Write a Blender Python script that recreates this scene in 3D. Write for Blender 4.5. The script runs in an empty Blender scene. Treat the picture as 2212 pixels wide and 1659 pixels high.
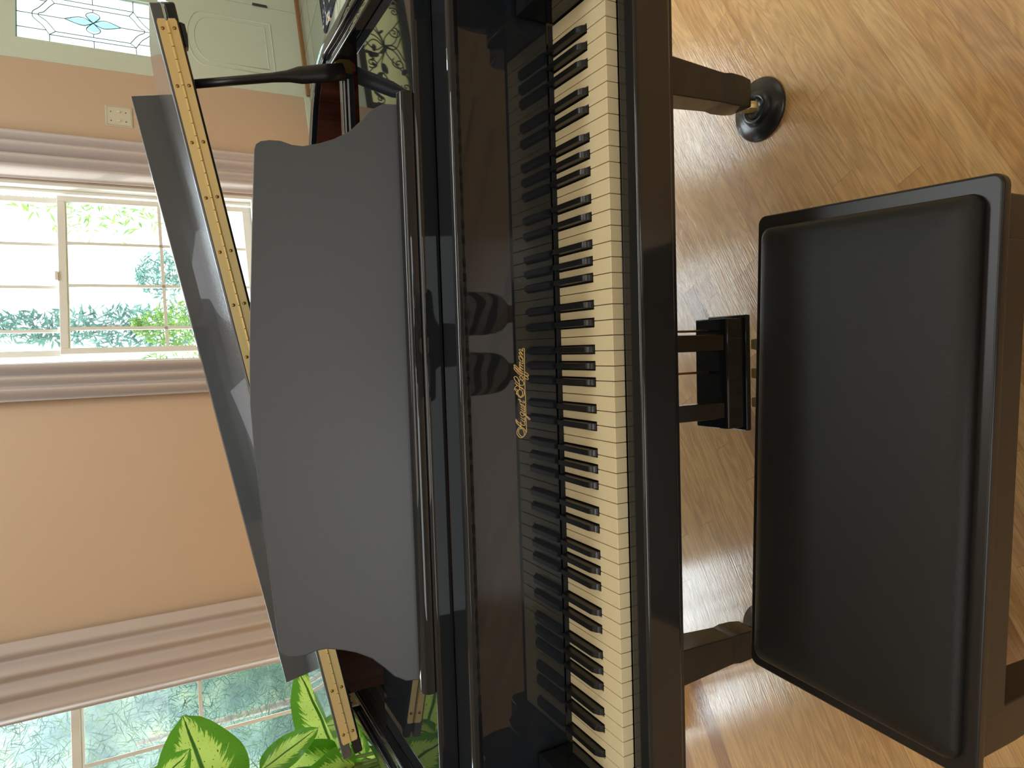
import bpy, bmesh, math, random
from mathutils import Vector, Matrix

# ------------------------------------------------------------------ camera, world, light, exposure
SC = bpy.context.scene
COL = SC.collection
cam_d = bpy.data.cameras.new('camera')
cam = bpy.data.objects.new('camera', cam_d)
COL.objects.link(cam)
R = Matrix(((-0.032075, 0.998119, 0.052247), (-0.467841, 0.031201, -0.883262), (-0.88323, -0.052774, 0.46596)))
cam.matrix_world = Matrix.Translation((0.0787, -0.8379, 1.3474)) @ R.to_4x4()
cam_d.sensor_fit = 'HORIZONTAL'
cam_d.sensor_width = 36.0
cam_d.lens = 36.0 * 1465.7 / 2212.0
cam_d.clip_start = 0.02
cam_d.clip_end = 200
SC.camera = cam
SC.view_settings.view_transform = 'Standard'
SC.view_settings.look = 'None'
SC.view_settings.exposure = 0.0
SC.view_settings.gamma = 1.0
SC.view_settings.use_curve_mapping = False
SC.cycles.use_denoising = True
SC.cycles.max_bounces = 8
SC.cycles.diffuse_bounces = 4
SC.cycles.glossy_bounces = 5
SC.cycles.transmission_bounces = 4
SC.cycles.transparent_max_bounces = 12
SC.cycles.sample_clamp_indirect = 6.0
SC.cycles.caustics_reflective = False
SC.cycles.caustics_refractive = False

W = bpy.data.worlds.new('sky')
SC.world = W
W.use_nodes = True
bg = W.node_tree.nodes['Background']
wt = W.node_tree
w_tc = wt.nodes.new('ShaderNodeTexCoord'); w_sp = wt.nodes.new('ShaderNodeSeparateXYZ'); wt.links.new(w_tc.outputs['Generated'], w_sp.inputs[0])
w_r = wt.nodes.new('ShaderNodeValToRGB'); wt.links.new(w_sp.outputs['Z'], w_r.inputs['Fac'])
w_r.color_ramp.elements[0].position = 0.02; w_r.color_ramp.elements[0].color = (0.22, 0.27, 0.30, 1)
w_r.color_ramp.elements[1].position = 0.38; w_r.color_ramp.elements[1].color = (0.84, 0.93, 1.0, 1)
wt.links.new(w_r.outputs['Color'], bg.inputs['Color'])
bg.inputs['Strength'].default_value = 13.0

# front wall frame: u along the wall, o outward (away from the room), z up
A19 = math.radians(19)
P0 = Vector((2.3463, 5.3684, 0)); TW = Vector((math.cos(A19), math.sin(A19), 0)); NW = Vector((-math.sin(A19), math.cos(A19), 0))
def wf(u, o, z): return P0 + TW * u + NW * o + Vector((0, 0, z))

def light(name, kind, loc, energy, color, size=None, size_y=None, rot=None, aim=None, portal=False):
    d = bpy.data.lights.new(name, kind)
    o = bpy.data.objects.new(name, d); COL.objects.link(o)
    o.location = loc
    d.energy = energy; d.color = color
    if kind == 'AREA':
        d.shape = 'RECTANGLE'; d.size = size; d.size_y = size_y or size
        if portal: d.cycles.is_portal = True
    if aim is not None:
        o.rotation_euler = (Vector(aim) - Vector(loc)).to_track_quat('-Z', 'Y').to_euler()
    if rot: o.rotation_euler = rot
    return o

sun = light('sun', 'SUN', (0, 12, 12), 5.0, (1.0, 0.90, 0.78))
sun.data.angle = math.radians(0.8)
sd = (TW * 0.62 - NW * 0.60 + Vector((0, 0, -1.05))).normalized()
sun.rotation_euler = sd.to_track_quat('-Z', 'Y').to_euler()
# unseen fill lights added above, behind and beside the player
light('ceiling_fill', 'AREA', (0.4, -1.2, 5.3), 46, (1.0, 0.93, 0.82), 3.2, 2.4, aim=(0.4, -0.9, 0))
light('back_fill', 'AREA', (-0.6, -4.85, 2.6), 112, (0.92, 0.97, 1.0), 3.6, 2.4, aim=(0, 0, 1.6))  # added fill, the back wall has no opening
light('side_fill', 'AREA', (5.0, -1.5, 2.6), 22, (1.0, 0.95, 0.85), 3.0, 2.4, aim=(0, 0.5, 1.2))  # added fill, the right wall has no opening
light('front_wall_fill', 'AREA', (1.0, 2.2, 5.35), 150, (0.86, 0.95, 1.0), 2.6, 1.2, aim=wf(-0.2, 0, 1.2))  # unseen fill added to brighten the front wall and door
for nm, (u, z, su, sz) in {'a': (-1.72, 1.9, 1.4, 2.6), 'b': (-5.25, 1.9, 1.5, 2.6), 'c': (0.5, 4.65, 1.6, 1.5), 'd': (-1.9, 3.9, 1.1, 0.8)}.items():
    light('sky_portal', 'AREA', wf(u, 0.3, z), 1, (1, 1, 1), su, sz, aim=wf(u, -1, z), portal=True)

# ------------------------------------------------------------------ helpers
def srgb(r, g, b):
    f = lambda c: (c / 255 / 12.92) if c / 255 <= 0.04045 else ((c / 255 + 0.055) / 1.055) ** 2.4
    return (f(r), f(g), f(b), 1)

def mat(name, base, rough=0.5, metal=0.0, spec=0.5, coat=0.0, coat_rough=0.03, sheen=0.0, bump=None, trans=0.0):
    m = bpy.data.materials.new(name); m.use_nodes = True
    nt = m.node_tree; b = nt.nodes['Principled BSDF']
    b.inputs['Base Color'].default_value = base
    b.inputs['Roughness'].default_value = rough
    b.inputs['Metallic'].default_value = metal
    b.inputs['Specular IOR Level'].default_value = spec
    b.inputs['Coat Weight'].default_value = coat
    b.inputs['Coat Roughness'].default_value = coat_rough
    b.inputs['Sheen Weight'].default_value = sheen
    if bump:
        sc, st = bump
        n = nt.nodes.new('ShaderNodeTexNoise'); n.inputs['Scale'].default_value = sc; n.inputs['Detail'].default_value = 4
        tc = nt.nodes.new('ShaderNodeTexCoord'); nt.links.new(tc.outputs['Object'], n.inputs['Vector'])
        bp = nt.nodes.new('ShaderNodeBump'); bp.inputs['Strength'].default_value = st; bp.inputs['Distance'].default_value = 0.002
        nt.links.new(n.outputs['Fac'], bp.inputs['Height']); nt.links.new(bp.outputs['Normal'], b.inputs['Normal'])
    return m

def N(nt, t, **kw):
    n = nt.nodes.new('ShaderNode' + t)
    for k, v in kw.items(): setattr(n, k, v)
    return n
def L(nt, a, b): nt.links.new(a, b)
def math_(nt, op, a, b=None, c=None):
    n = nt.nodes.new('ShaderNodeMath'); n.operation = op
    for i, v in enumerate((a, b, c)):
        if v is None: continue
        if isinstance(v, (int, float)): n.inputs[i].default_value = v
        else: nt.links.new(v, n.inputs[i])
    return n.outputs[0]
def ramp(nt, fac, stops):
    r = nt.nodes.new('ShaderNodeValToRGB'); e = r.color_ramp.elements
    while len(e) < len(stops): e.new(0.5)
    for el, (p, c) in zip(e, stops): el.position = p; el.color = c
    nt.links.new(fac, r.inputs['Fac']); return r.outputs['Color']

class MB:
    def __init__(s): s.v = []; s.f = []
    def add(s, vs, fs):
        o = len(s.v); s.v += [tuple(v) for v in vs]; s.f += [tuple(i + o for i in f) for f in fs]; return s
    def box(s, x0, x1, y0, y1, z0, z1, M=None):
        vs = [Vector((x, y, z)) for x in (x0, x1) for y in (y0, y1) for z in (z0, z1)]
        if M: vs = [M @ v for v in vs]
        return s.add(vs, [(0, 1, 3, 2), (4, 6, 7, 5), (0, 4, 5, 1), (2, 3, 7, 6), (0, 2, 6, 4), (1, 5, 7, 3)])
    def wbox(s, u0, u1, o0, o1, z0, z1):
        vs = [wf(u, o, z) for u in (u0, u1) for o in (o0, o1) for z in (z0, z1)]
        return s.add(vs, [(0, 1, 3, 2), (4, 6, 7, 5), (0, 4, 5, 1), (2, 3, 7, 6), (0, 2, 6, 4), (1, 5, 7, 3)])
    def prism(s, pts, a, b, fn):          # polygon pts (p, q), extruded from a to b, fn(p, q, h) -> xyz
        n = len(pts)
        vs = [fn(p, q, a) for p, q in pts] + [fn(p, q, b) for p, q in pts]
        fs = [tuple(range(n - 1, -1, -1)), tuple(range(n, 2 * n))] + [(i, (i + 1) % n, n + (i + 1) % n, n + i) for i in range(n)]
        return s.add(vs, fs)
    def tube(s, pts, r, seg=8, cap=True):
        pts = [Vector(p) for p in pts]; rs = r if isinstance(r, (list, tuple)) else [r] * len(pts)
        rings = []; up = None
        for i, p in enumerate(pts):
            d = (pts[min(i + 1, len(pts) - 1)] - pts[max(i - 1, 0)])
            d = d.normalized() if d.length > 1e-9 else Vector((0, 0, 1))
            if up is None: up = Vector((0, 0, 1)) if abs(d.z) < 0.9 else Vector((1, 0, 0))
            a = d.cross(up).normalized(); b = a.cross(d).normalized(); up = b
            rings.append([p + (a * math.cos(t) + b * math.sin(t)) * rs[i] for t in [2 * math.pi * k / seg for k in range(seg)]])
        vs = [v for r_ in rings for v in r_]; fs = []
        for i in range(len(pts) - 1):
            for k in range(seg):
                fs.append((i * seg + k, i * seg + (k + 1) % seg, (i + 1) * seg + (k + 1) % seg, (i + 1) * seg + k))
        if cap: fs += [tuple(range(seg - 1, -1, -1)), tuple(range((len(pts) - 1) * seg, len(pts) * seg))]
        return s.add(vs, fs)
    def lathe(s, prof, c=(0, 0, 0), seg=32, M=None):
        vs = []; c = Vector(c)
        for r, z in prof:
            for k in range(seg):
                t = 2 * math.pi * k / seg; v = Vector((r * math.cos(t), r * math.sin(t), z))
                vs.append((M @ v if M else v) + c)
        fs = [(i * seg + k, i * seg + (k + 1) % seg, (i + 1) * seg + (k + 1) % seg, (i + 1) * seg + k) for i in range(len(prof) - 1) for k in range(seg)]
        if prof[0][0] > 1e-6: fs.append(tuple(range(seg - 1, -1, -1)))
        if prof[-1][0] > 1e-6: fs.append(tuple(range((len(prof) - 1) * seg, len(prof) * seg)))
        return s.add(vs, fs)
    def build(s, name, m, parent=None, bevel=0, smooth=False, seg=2, uv=None, subsurf=0, solid=0):
        me = bpy.data.meshes.new(name); me.from_pydata([tuple(v) for v in s.v], [], s.f); me.update()
        bm = bmesh.new(); bm.from_mesh(me); bmesh.ops.recalc_face_normals(bm, faces=bm.faces); bm.to_mesh(me); bm.free()
        if uv:
            l = me.uv_layers.new(name='UVMap')
            for lp in me.loops: l.data[lp.index].uv = uv[lp.vertex_index]
        me.materials.append(m)
        o = bpy.data.objects.new(name, me); COL.objects.link(o)
        if parent: o.parent = parent
        if smooth:
            for p in me.polygons: p.use_smooth = True
        if solid:
            md = o.modifiers.new('solid', 'SOLIDIFY'); md.thickness = solid; md.offset = 0
        if bevel:
            md = o.modifiers.new('bevel', 'BEVEL'); md.width = bevel; md.segments = seg; md.limit_method = 'ANGLE'; md.angle_limit = math.radians(40)
            md.harden_normals = False
            for p in me.polygons: p.use_smooth = True
            wn = o.modifiers.new('wn', 'WEIGHTED_NORMAL'); wn.keep_sharp = True; wn.weight = 100; wn.mode = 'FACE_AREA'
        if subsurf:
            md = o.modifiers.new('sub', 'SUBSURF'); md.levels = subsurf; md.render_levels = subsurf
        return o

def tag(o, label=None, cat=None, group=None, kind=None):
    if label: o['label'] = label
    if cat: o['category'] = cat
    if group: o['group'] = group
    if kind: o['kind'] = kind
    return o
def thing(name, loc, label, cat, group=None):
    o = bpy.data.objects.new(name, None); COL.objects.link(o); o.empty_display_size = 0.1; o.location = loc
    bpy.context.view_layer.update()
    return tag(o, label, cat, group)
def keep(child, parent):
    child.parent = parent; child.matrix_parent_inverse = Matrix.Translation(parent.location).inverted(); return child
class Root:
    """builds parts given in world coordinates under an Empty placed at the thing's base"""
    def __init__(s, name, loc, label, cat, group=None, kind=None):
        s.o = thing(name, loc, label, cat, group)
        if kind: s.o['kind'] = kind
    def part(s, mb, name, m, **kw):
        return keep(mb.build(name, m, **kw), s.o)
def sub(part, mb, name, m, **kw):          # a sub-part in world coordinates; parts keep identity world matrices
    o = mb.build(name, m, **kw); o.parent = part
    return o

# ------------------------------------------------------------------ materials
gloss = mat('black_polyester', (0.014, 0.0165, 0.020, 1), rough=0.02, spec=0.5)
dusty_glare = mat('dusty_glare_black_polyester', (0.075, 0.079, 0.084, 1), rough=0.3, spec=0.4, coat=1.0, coat_rough=0.015)  # real dust, plus glare haze put into the grey base
gloss_brown = mat('black_lacquer_case', (0.020, 0.0195, 0.019, 1), rough=0.10, spec=0.5)
satin = mat('satin_black_desk', (0.060, 0.066, 0.073, 1), rough=0.42, spec=0.5, bump=(420, 0.05))
bench_black = mat('bench_satin_lacquer', (0.016, 0.014, 0.013, 1), rough=0.32, spec=0.4)
black_paint = mat('black_paint', (0.016, 0.015, 0.014, 1), rough=0.3)
ivory = mat('ivory_key', srgb(226, 210, 170), rough=0.16, spec=0.4)
ebony = mat('ebony_key', (0.012, 0.012, 0.013, 1), rough=0.28)
brass = mat('satin_brass', srgb(226, 200, 138), rough=0.42, metal=0.55)
brass_dull = mat('aged_brass', srgb(150, 120, 62), rough=0.3, metal=0.9)
gold_leaf = mat('gold_lettering', srgb(238, 204, 140), rough=0.5, metal=0.15)
red_felt = mat('red_felt', srgb(120, 20, 40), rough=0.95)
dark_felt = mat('dark_felt', (0.01, 0.012, 0.012, 1), rough=0.95)
leather = mat('black_leather', (0.011, 0.0118, 0.011, 1), rough=0.42, spec=0.32, bump=(900, 0.25))
steel = mat('dark_chrome', (0.25, 0.24, 0.22, 1), rough=0.15, metal=1.0)
white_paint = mat('cream_window_paint', srgb(214, 210, 200), rough=0.45)
sage = mat('sage_door_paint', srgb(196, 204, 186), rough=0.5)
wall_m = mat('terracotta_wall_paint', srgb(190, 164, 138), rough=0.8, bump=(160, 0.10))
ceil_m = mat('ceiling_paint', srgb(232, 228, 216), rough=0.85)
upper_m = mat('cream_upper_wall_paint', srgb(208, 202, 176), rough=0.8)
lead = mat('lead_came', (0.05, 0.055, 0.05, 1), rough=0.5, metal=0.4)
oak_trim = mat('oak_threshold', srgb(140, 98, 58), rough=0.5)
mulch = mat('dark_soil', (0.02, 0.015, 0.01, 1), rough=0.95)

def glass_mat(name, tint=(1, 1, 1, 1), diffuse=0.0, dcol=(0.8, 0.85, 0.85, 1)):
    m = bpy.data.materials.new(name); m.use_nodes = True; nt = m.node_tree
    nt.nodes.remove(nt.nodes['Principled BSDF'])
    out = nt.nodes['Material Output']
    tr = N(nt, 'BsdfTransparent'); tr.inputs['Color'].default_value = tint
    gl = N(nt, 'BsdfGlossy'); gl.inputs['Roughness'].default_value = 0.02
    lw = N(nt, 'LayerWeight'); lw.inputs['Blend'].default_value = 0.5
    fr = math_(nt, 'MULTIPLY_ADD', math_(nt, 'POWER', lw.outputs['Facing'], 5.0), 0.7, 0.03)
    mx = N(nt, 'MixShader'); L(nt, fr, mx.inputs[0]); L(nt, tr.outputs[0], mx.inputs[1]); L(nt, gl.outputs[0], mx.inputs[2])
    last = mx.outputs[0]
    if diffuse:
        tl = N(nt, 'BsdfTranslucent'); tl.inputs['Color'].default_value = dcol
        m2 = N(nt, 'MixShader'); m2.inputs[0].default_value = diffuse
        L(nt, last, m2.inputs[1]); L(nt, tl.outputs[0], m2.inputs[2]); last = m2.outputs[0]
    L(nt, last, out.inputs['Surface']); return m
glass = glass_mat('window_glass', (0.96, 0.98, 0.98, 1))
frosted = glass_mat('obscure_leaded_glass', (0.55, 0.62, 0.62, 1), 0.30)
bevel_glass = glass_mat('bevelled_blue_glass', (0.62, 0.75, 0.8, 1), 0.5, (0.5, 0.62, 0.66, 1))
scroll_glass = glass_mat('cream_obscure_glass', (0.30, 0.28, 0.18, 1), 0.35, (0.52, 0.50, 0.34, 1))

def mahogany():
    m = mat('mahogany_veneer', srgb(96, 48, 34), rough=0.28, spec=0.5); nt = m.node_tree; b = nt.nodes['Principled BSDF']
    tc = N(nt, 'TexCoord'); mp = N(nt, 'Mapping'); mp.inputs['Scale'].default_value = (30, 30, 3); L(nt, tc.outputs['Object'], mp.inputs[0])
    n = N(nt, 'TexNoise'); n.inputs['Scale'].default_value = 1.0; n.inputs['Detail'].default_value = 5; L(nt, mp.outputs[0], n.inputs['Vector'])
    L(nt, ramp(nt, n.outputs['Fac'], [(0.35, srgb(66, 34, 28)), (0.65, srgb(110, 60, 44))]), b.inputs['Base Color'])
    return m
mahog = mahogany()

def oak_floor():
    m = bpy.data.materials.new('oak_strip_floor'); m.use_nodes = True; nt = m.node_tree; b = nt.nodes['Principled BSDF']
    geo = N(nt, 'NewGeometry'); mp = N(nt, 'Mapping'); mp.vector_type = 'POINT'
    mp.inputs['Rotation'].default_value = (0, 0, math.radians(-30)); L(nt, geo.outputs['Position'], mp.inputs[0])
    sp = N(nt, 'SeparateXYZ'); L(nt, mp.outputs[0], sp.inputs[0]); u, v = sp.outputs[0], sp.outputs[1]
    rowf = math_(nt, 'DIVIDE', v, 0.0572); row = math_(nt, 'FLOOR', rowf)
    wn = N(nt, 'TexWhiteNoise', noise_dimensions='1D'); L(nt, row, wn.inputs['W'])
    rnd = wn.outputs['Value']
    plen = math_(nt, 'MULTIPLY_ADD', rnd, 0.7, 0.6)
    uu = math_(nt, 'DIVIDE', math_(nt, 'ADD', u, math_(nt, 'MULTIPLY', rnd, 37.3)), plen); colm = math_(nt, 'FLOOR', uu)
    cmb = N(nt, 'CombineXYZ'); L(nt, row, cmb.inputs[0]); L(nt, colm, cmb.inputs[1])
    w2 = N(nt, 'TexWhiteNoise', noise_dimensions='3D'); L(nt, cmb.outputs[0], w2.inputs['Vector'])
    tone = ramp(nt, w2.outputs['Value'], [(0.0, srgb(192, 148, 100)), (0.3, srgb(208, 170, 118)), (0.6, srgb(198, 156, 108)), (0.84, srgb(212, 174, 124)), (0.95, srgb(186, 144, 104)), (1.0, srgb(160, 120, 86))])
    # grain, stretched along the board and shifted per board
    gx = N(nt, 'CombineXYZ')
    L(nt, math_(nt, 'MULTIPLY_ADD', w2.outputs['Value'], 91.0, math_(nt, 'MULTIPLY', u, 1.6)), gx.inputs[0]); L(nt, math_(nt, 'MULTIPLY', v, 9.0), gx.inputs[1])
    L(nt, math_(nt, 'MULTIPLY', w2.outputs['Value'], 31.0), gx.inputs[2])
    n1 = N(nt, 'TexNoise'); n1.inputs['Scale'].default_value = 1.5; n1.inputs['Detail'].default_value = 3; n1.inputs['Distortion'].default_value = 0.5
    L(nt, gx.outputs[0], n1.inputs['Vector'])
    ring = math_(nt, 'SINE', math_(nt, 'MULTIPLY', n1.outputs['Fac'], 70.0))
    gx2 = N(nt, 'CombineXYZ'); L(nt, math_(nt, 'MULTIPLY', u, 14.0), gx2.inputs[0]); L(nt, math_(nt, 'MULTIPLY', v, 330.0), gx2.inputs[1]); L(nt, w2.outputs['Value'], gx2.inputs[2])
    n2 = N(nt, 'TexNoise'); n2.inputs['Scale'].default_value = 1.0; n2.inputs['Detail'].default_value = 3; L(nt, gx2.outputs[0], n2.inputs['Vector'])
    g = math_(nt, 'ADD', math_(nt, 'MULTIPLY', ring, 0.10), math_(nt, 'MULTIPLY', math_(nt, 'SUBTRACT', n2.outputs['Fac'], 0.5), 0.75))
    # large blotches of heartwood
    n3 = N(nt, 'TexNoise'); n3.inputs['Scale'].default_value = 0.9; n3.inputs['Detail'].default_value = 1; L(nt, gx.outputs[0], n3.inputs['Vector'])
    blot = ramp(nt, n3.outputs['Fac'], [(0.66, (0, 0, 0, 1)), (0.80, (1, 1, 1, 1))])
    mixb = N(nt, 'MixRGB'); mixb.blend_type = 'MULTIPLY'; L(nt, math_(nt, 'MULTIPLY', blot, 0.7), mixb.inputs[0]); L(nt, tone, mixb.inputs[1]); mixb.inputs[2].default_value = (0.58, 0.42, 0.34, 1)
    hs = N(nt, 'HueSaturation'); hs.inputs['Saturation'].default_value = 1.04; L(nt, mixb.outputs[0], hs.inputs['Color']); L(nt, math_(nt, 'ADD', g, 1.10), hs.inputs['Value'])
    # joints
    fv = math_(nt, 'FRACT', rowf); ev = math_(nt, 'MINIMUM', fv, math_(nt, 'SUBTRACT', 1.0, fv))
    fu = math_(nt, 'FRACT', uu); eu = math_(nt, 'MULTIPLY', math_(nt, 'MINIMUM', fu, math_(nt, 'SUBTRACT', 1.0, fu)), 10.0)
    gap = ramp(nt, math_(nt, 'MINIMUM', ev, eu), [(0.0, (1, 1, 1, 1)), (0.016, (0, 0, 0, 1))])
    mixg = N(nt, 'MixRGB'); L(nt, math_(nt, 'MULTIPLY', gap, 0.45), mixg.inputs[0]); L(nt, hs.outputs[0], mixg.inputs[1]); mixg.inputs[2].default_value = srgb(96, 58, 30)
    L(nt, mixg.outputs[0], b.inputs['Base Color'])
    b.inputs['Roughness'].default_value = 0.4
    b.inputs['Specular IOR Level'].default_value = 0.25
    b.inputs['Coat Weight'].default_value = 1.0; b.inputs['Coat Roughness'].default_value = 0.085; b.inputs['Coat IOR'].default_value = 1.6
    bp = N(nt, 'Bump'); bp.inputs['Strength'].default_value = 0.22; bp.inputs['Distance'].default_value = 0.0012
    L(nt, n2.outputs['Fac'], bp.inputs['Height']); L(nt, bp.outputs[0], b.inputs['Normal']); L(nt, bp.outputs[0], b.inputs['Coat Normal'])
    return m

def tile_floor():
    m = mat('slate_green_tile', srgb(150, 156, 140), rough=0.12, spec=0.6); nt = m.node_tree; b = nt.nodes['Principled BSDF']
    geo = N(nt, 'NewGeometry'); mp = N(nt, 'Mapping'); mp.inputs['Rotation'].default_value = (0, 0, math.radians(-19)); L(nt, geo.outputs['Position'], mp.inputs[0])
    br = N(nt, 'TexBrick'); br.offset = 0; br.inputs['Scale'].default_value = 1.0; br.inputs['Brick Width'].default_value = 0.4; br.inputs['Row Height'].default_value = 0.4
    br.inputs['Mortar Size'].default_value = 0.006; br.inputs['Color1'].default_value = srgb(160, 164, 146); br.inputs['Color2'].default_value = srgb(140, 146, 130); br.inputs['Mortar'].default_value = srgb(90, 92, 84)
    L(nt, mp.outputs[0], br.inputs['Vector']); L(nt, br.outputs['Color'], b.inputs['Base Color'])
    return m

def leaf_mat(name, edge, centre, dark):
    m = bpy.data.materials.new(name); m.use_nodes = True; nt = m.node_tree; b = nt.nodes['Principled BSDF']; out = nt.nodes['Material Output']
    uv = N(nt, 'UVMap'); sp = N(nt, 'SeparateXYZ'); L(nt, uv.outputs[0], sp.inputs[0]); u, v = sp.outputs[0], sp.outputs[1]
    d = math_(nt, 'ABSOLUTE', math_(nt, 'SUBTRACT', u, 0.5))              # 0 at the midrib, 0.5 at the margin
    # feathered streaks that run out from the midrib towards the tip
    c = N(nt, 'CombineXYZ'); L(nt, math_(nt, 'MULTIPLY', d, 3.0), c.inputs[0]); L(nt, math_(nt, 'MULTIPLY', math_(nt, 'SUBTRACT', v, math_(nt, 'MULTIPLY', d, 0.9)), 26.0), c.inputs[1])
    L(nt, math_(nt, 'MULTIPLY', math_(nt, 'SIGN', math_(nt, 'SUBTRACT', u, 0.5)), 5.0), c.inputs[2])
    n = N(nt, 'TexNoise'); n.inputs['Scale'].default_value = 1.0; n.inputs['Detail'].default_value = 4; n.inputs['Roughness'].default_value = 0.65; L(nt, c.outputs[0], n.inputs['Vector'])
    vv = math_(nt, 'MULTIPLY', math_(nt, 'MULTIPLY', v, math_(nt, 'SUBTRACT', 1.0, v)), 0.9)
    f = math_(nt, 'SUBTRACT', math_(nt, 'ADD', math_(nt, 'MULTIPLY', n.outputs['Fac'], 0.75), vv), math_(nt, 'MULTIPLY', d, 1.25))
    col = ramp(nt, f, [(0.22, edge), (0.25, centre), (0.46, centre), (0.60, edge)] if False else [(0.235, edge), (0.265, centre), (1.0, centre)])
    sp2 = N(nt, 'TexNoise'); sp2.inputs['Scale'].default_value = 34.0; L(nt, uv.outputs[0], sp2.inputs['Vector'])
    spots = ramp(nt, sp2.outputs['Fac'], [(0.66, (0, 0, 0, 1)), (0.69, (1, 1, 1, 1))])
    mx = N(nt, 'MixRGB'); L(nt, spots, mx.inputs[0]); L(nt, col, mx.inputs[1]); mx.inputs[2].default_value = dark
    rib = ramp(nt, d, [(0.018, (1, 1, 1, 1)), (0.03, (0, 0, 0, 1))])
    mr = N(nt, 'MixRGB'); L(nt, rib, mr.inputs[0]); L(nt, mx.outputs[0], mr.inputs[1]); mr.inputs[2].default_value = dark
    L(nt, mr.outputs[0], b.inputs['Base Color']); b.inputs['Roughness'].default_value = 0.35
    tl = N(nt, 'BsdfTranslucent'); L(nt, mr.outputs[0], tl.inputs['Color'])
    ms = N(nt, 'MixShader'); ms.inputs[0].default_value = 0.62
    L(nt, b.outputs[0], ms.inputs[1]); L(nt, tl.outputs[0], ms.inputs[2]); L(nt, ms.outputs[0], out.inputs['Surface'])
    return m
leaf_m = leaf_mat('variegated_leaf', srgb(96, 160, 48), srgb(200, 236, 120), srgb(60, 110, 34))

def noise_mat(name, stops, scale=4.0, rough=0.8, detail=4, transl=0.0):
    m = mat(name, stops[0][1], rough=rough); nt = m.node_tree; b = nt.nodes['Principled BSDF']
    tc = N(nt, 'TexCoord'); n = N(nt, 'TexNoise'); n.inputs['Scale'].default_value = scale; n.inputs['Detail'].default_value = detail
    L(nt, tc.outputs['Object'], n.inputs['Vector']); c = ramp(nt, n.outputs['Fac'], stops); L(nt, c, b.inputs['Base Color'])
    if transl:
        tl = N(nt, 'BsdfTranslucent'); L(nt, c, tl.inputs['Color']); ms = N(nt, 'MixShader'); ms.inputs[0].default_value = transl
        L(nt, b.outputs[0], ms.inputs[1]); L(nt, tl.outputs[0], ms.inputs[2]); L(nt, ms.outputs[0], nt.nodes['Material Output'].inputs['Surface'])
    return m
foliage_a = noise_mat('foliage_blue_green', [(0.3, srgb(46, 80, 76)), (0.7, srgb(92, 128, 116))], 3, transl=0.4)
foliage_b = noise_mat('foliage_yellow_green', [(0.3, srgb(64, 96, 40)), (0.7, srgb(120, 150, 70))], 3, transl=0.4)
foliage_n = noise_mat('foliage_needles', [(0.3, srgb(36, 60, 60)), (0.55, srgb(66, 98, 88)), (0.75, srgb(112, 134, 72))], 2.2, transl=0.35)
bark = noise_mat('bark', [(0.3, srgb(90, 84, 80)), (0.7, srgb(130, 122, 112))], 12)
curtain_m = mat('taupe_curtain_satin', srgb(200, 188, 182), rough=0.5, sheen=0.3)
nt_ = curtain_m.node_tree; tl_ = N(nt_, 'BsdfTranslucent'); tl_.inputs['Color'].default_value = srgb(170, 120, 98)
ms_ = N(nt_, 'MixShader'); ms_.inputs[0].default_value = 0.18
L(nt_, nt_.nodes['Principled BSDF'].outputs[0], ms_.inputs[1]); L(nt_, tl_.outputs[0], ms_.inputs[2]); L(nt_, ms_.outputs[0], nt_.nodes['Material Output'].inputs['Surface'])

# ------------------------------------------------------------------ room shell
XL, XR, YB, ZC = -5.2, 5.4, -5.2, 5.6
UL = -8.02; UR = 3.23
def st(o): o['kind'] = 'structure'; return o
oak_m = oak_floor(); tile_m = tile_floor()
TU, TO = -0.32, -2.05                      # tiled entry: u >= TU, o >= TO
fl = MB()
a_ = wf(UL, 0, 0); b_ = wf(TU, 0, 0); c_ = wf(TU, TO, 0); d_ = wf(UR + 0.65, TO, 0)
fl.add([(XL, YB, 0), (XR, YB, 0), (XR, d_.y - 0.08, 0), (c_.x, c_.y, 0), (b_.x, b_.y, 0), (XL, a_.y, 0)], [(0, 1, 2, 3, 4, 5)])
st(fl.build('floor', oak_m))
st(MB().add([c_, (XR, d_.y - 0.08, 0), (XR, wf(UR, 0, 0).y + 0.1, 0), b_], [(0, 1, 2, 3)]).build('floor_entry', tile_m))
ce_ = [(XL - .12, YB - .12), (XR + .12, YB - .12), (XR + .12, wf(UR, 0, 0).y + 0.22), (XL - .12, wf(UL, 0, 0).y + 0.12)]
st(MB().prism(ce_, ZC, ZC + 0.1, lambda p, q, h: (p, q, h)).build('ceiling', ceil_m))
st(MB().box(XL - .12, XL, YB, 3.0, 0, ZC).build('wall_left', wall_m))
st(MB().box(XR, XR + .12, YB, 6.7, 0, ZC).build('wall_right', upper_m))
st(MB().box(XL - .12, XR + .12, YB - .12, YB, 0, ZC).build('wall_back', upper_m))

W1 = (-2.42, -1.03, 0.55, 3.45); W2 = (-6.0, -4.5, 0.12, 3.45)
W3 = (-2.45, -1.35, 3.70, 4.45); W4 = (-0.3, 1.3, 4.0, 5.3); DR = (0.0, 1.80, 0.0, 2.36); TS = (-0.02, 1.50, 2.42, 2.98)
def wall_with_holes(holes, u0, u1, z0, z1, o0, o1):
    us = sorted({u0, u1, *[h[0] for h in holes], *[h[1] for h in holes]}); zs = sorted({z0, z1, *[h[2] for h in holes], *[h[3] for h in holes]})
    mb = MB()
    for i in range(len(us) - 1):
        run = None
        for j in range(len(zs) - 1):
            cu, cz = (us[i] + us[i + 1]) / 2, (zs[j] + zs[j + 1]) / 2
            hole = any(h[0] < cu < h[1] and h[2] < cz < h[3] for h in holes)
            if not hole:
                run = (run[0], zs[j + 1]) if run else (zs[j], zs[j + 1])
            if (hole or j == len(zs) - 2) and run:
                mb.wbox(us[i], us[i + 1], o0, o1, *run); run = None
    return mb
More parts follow.
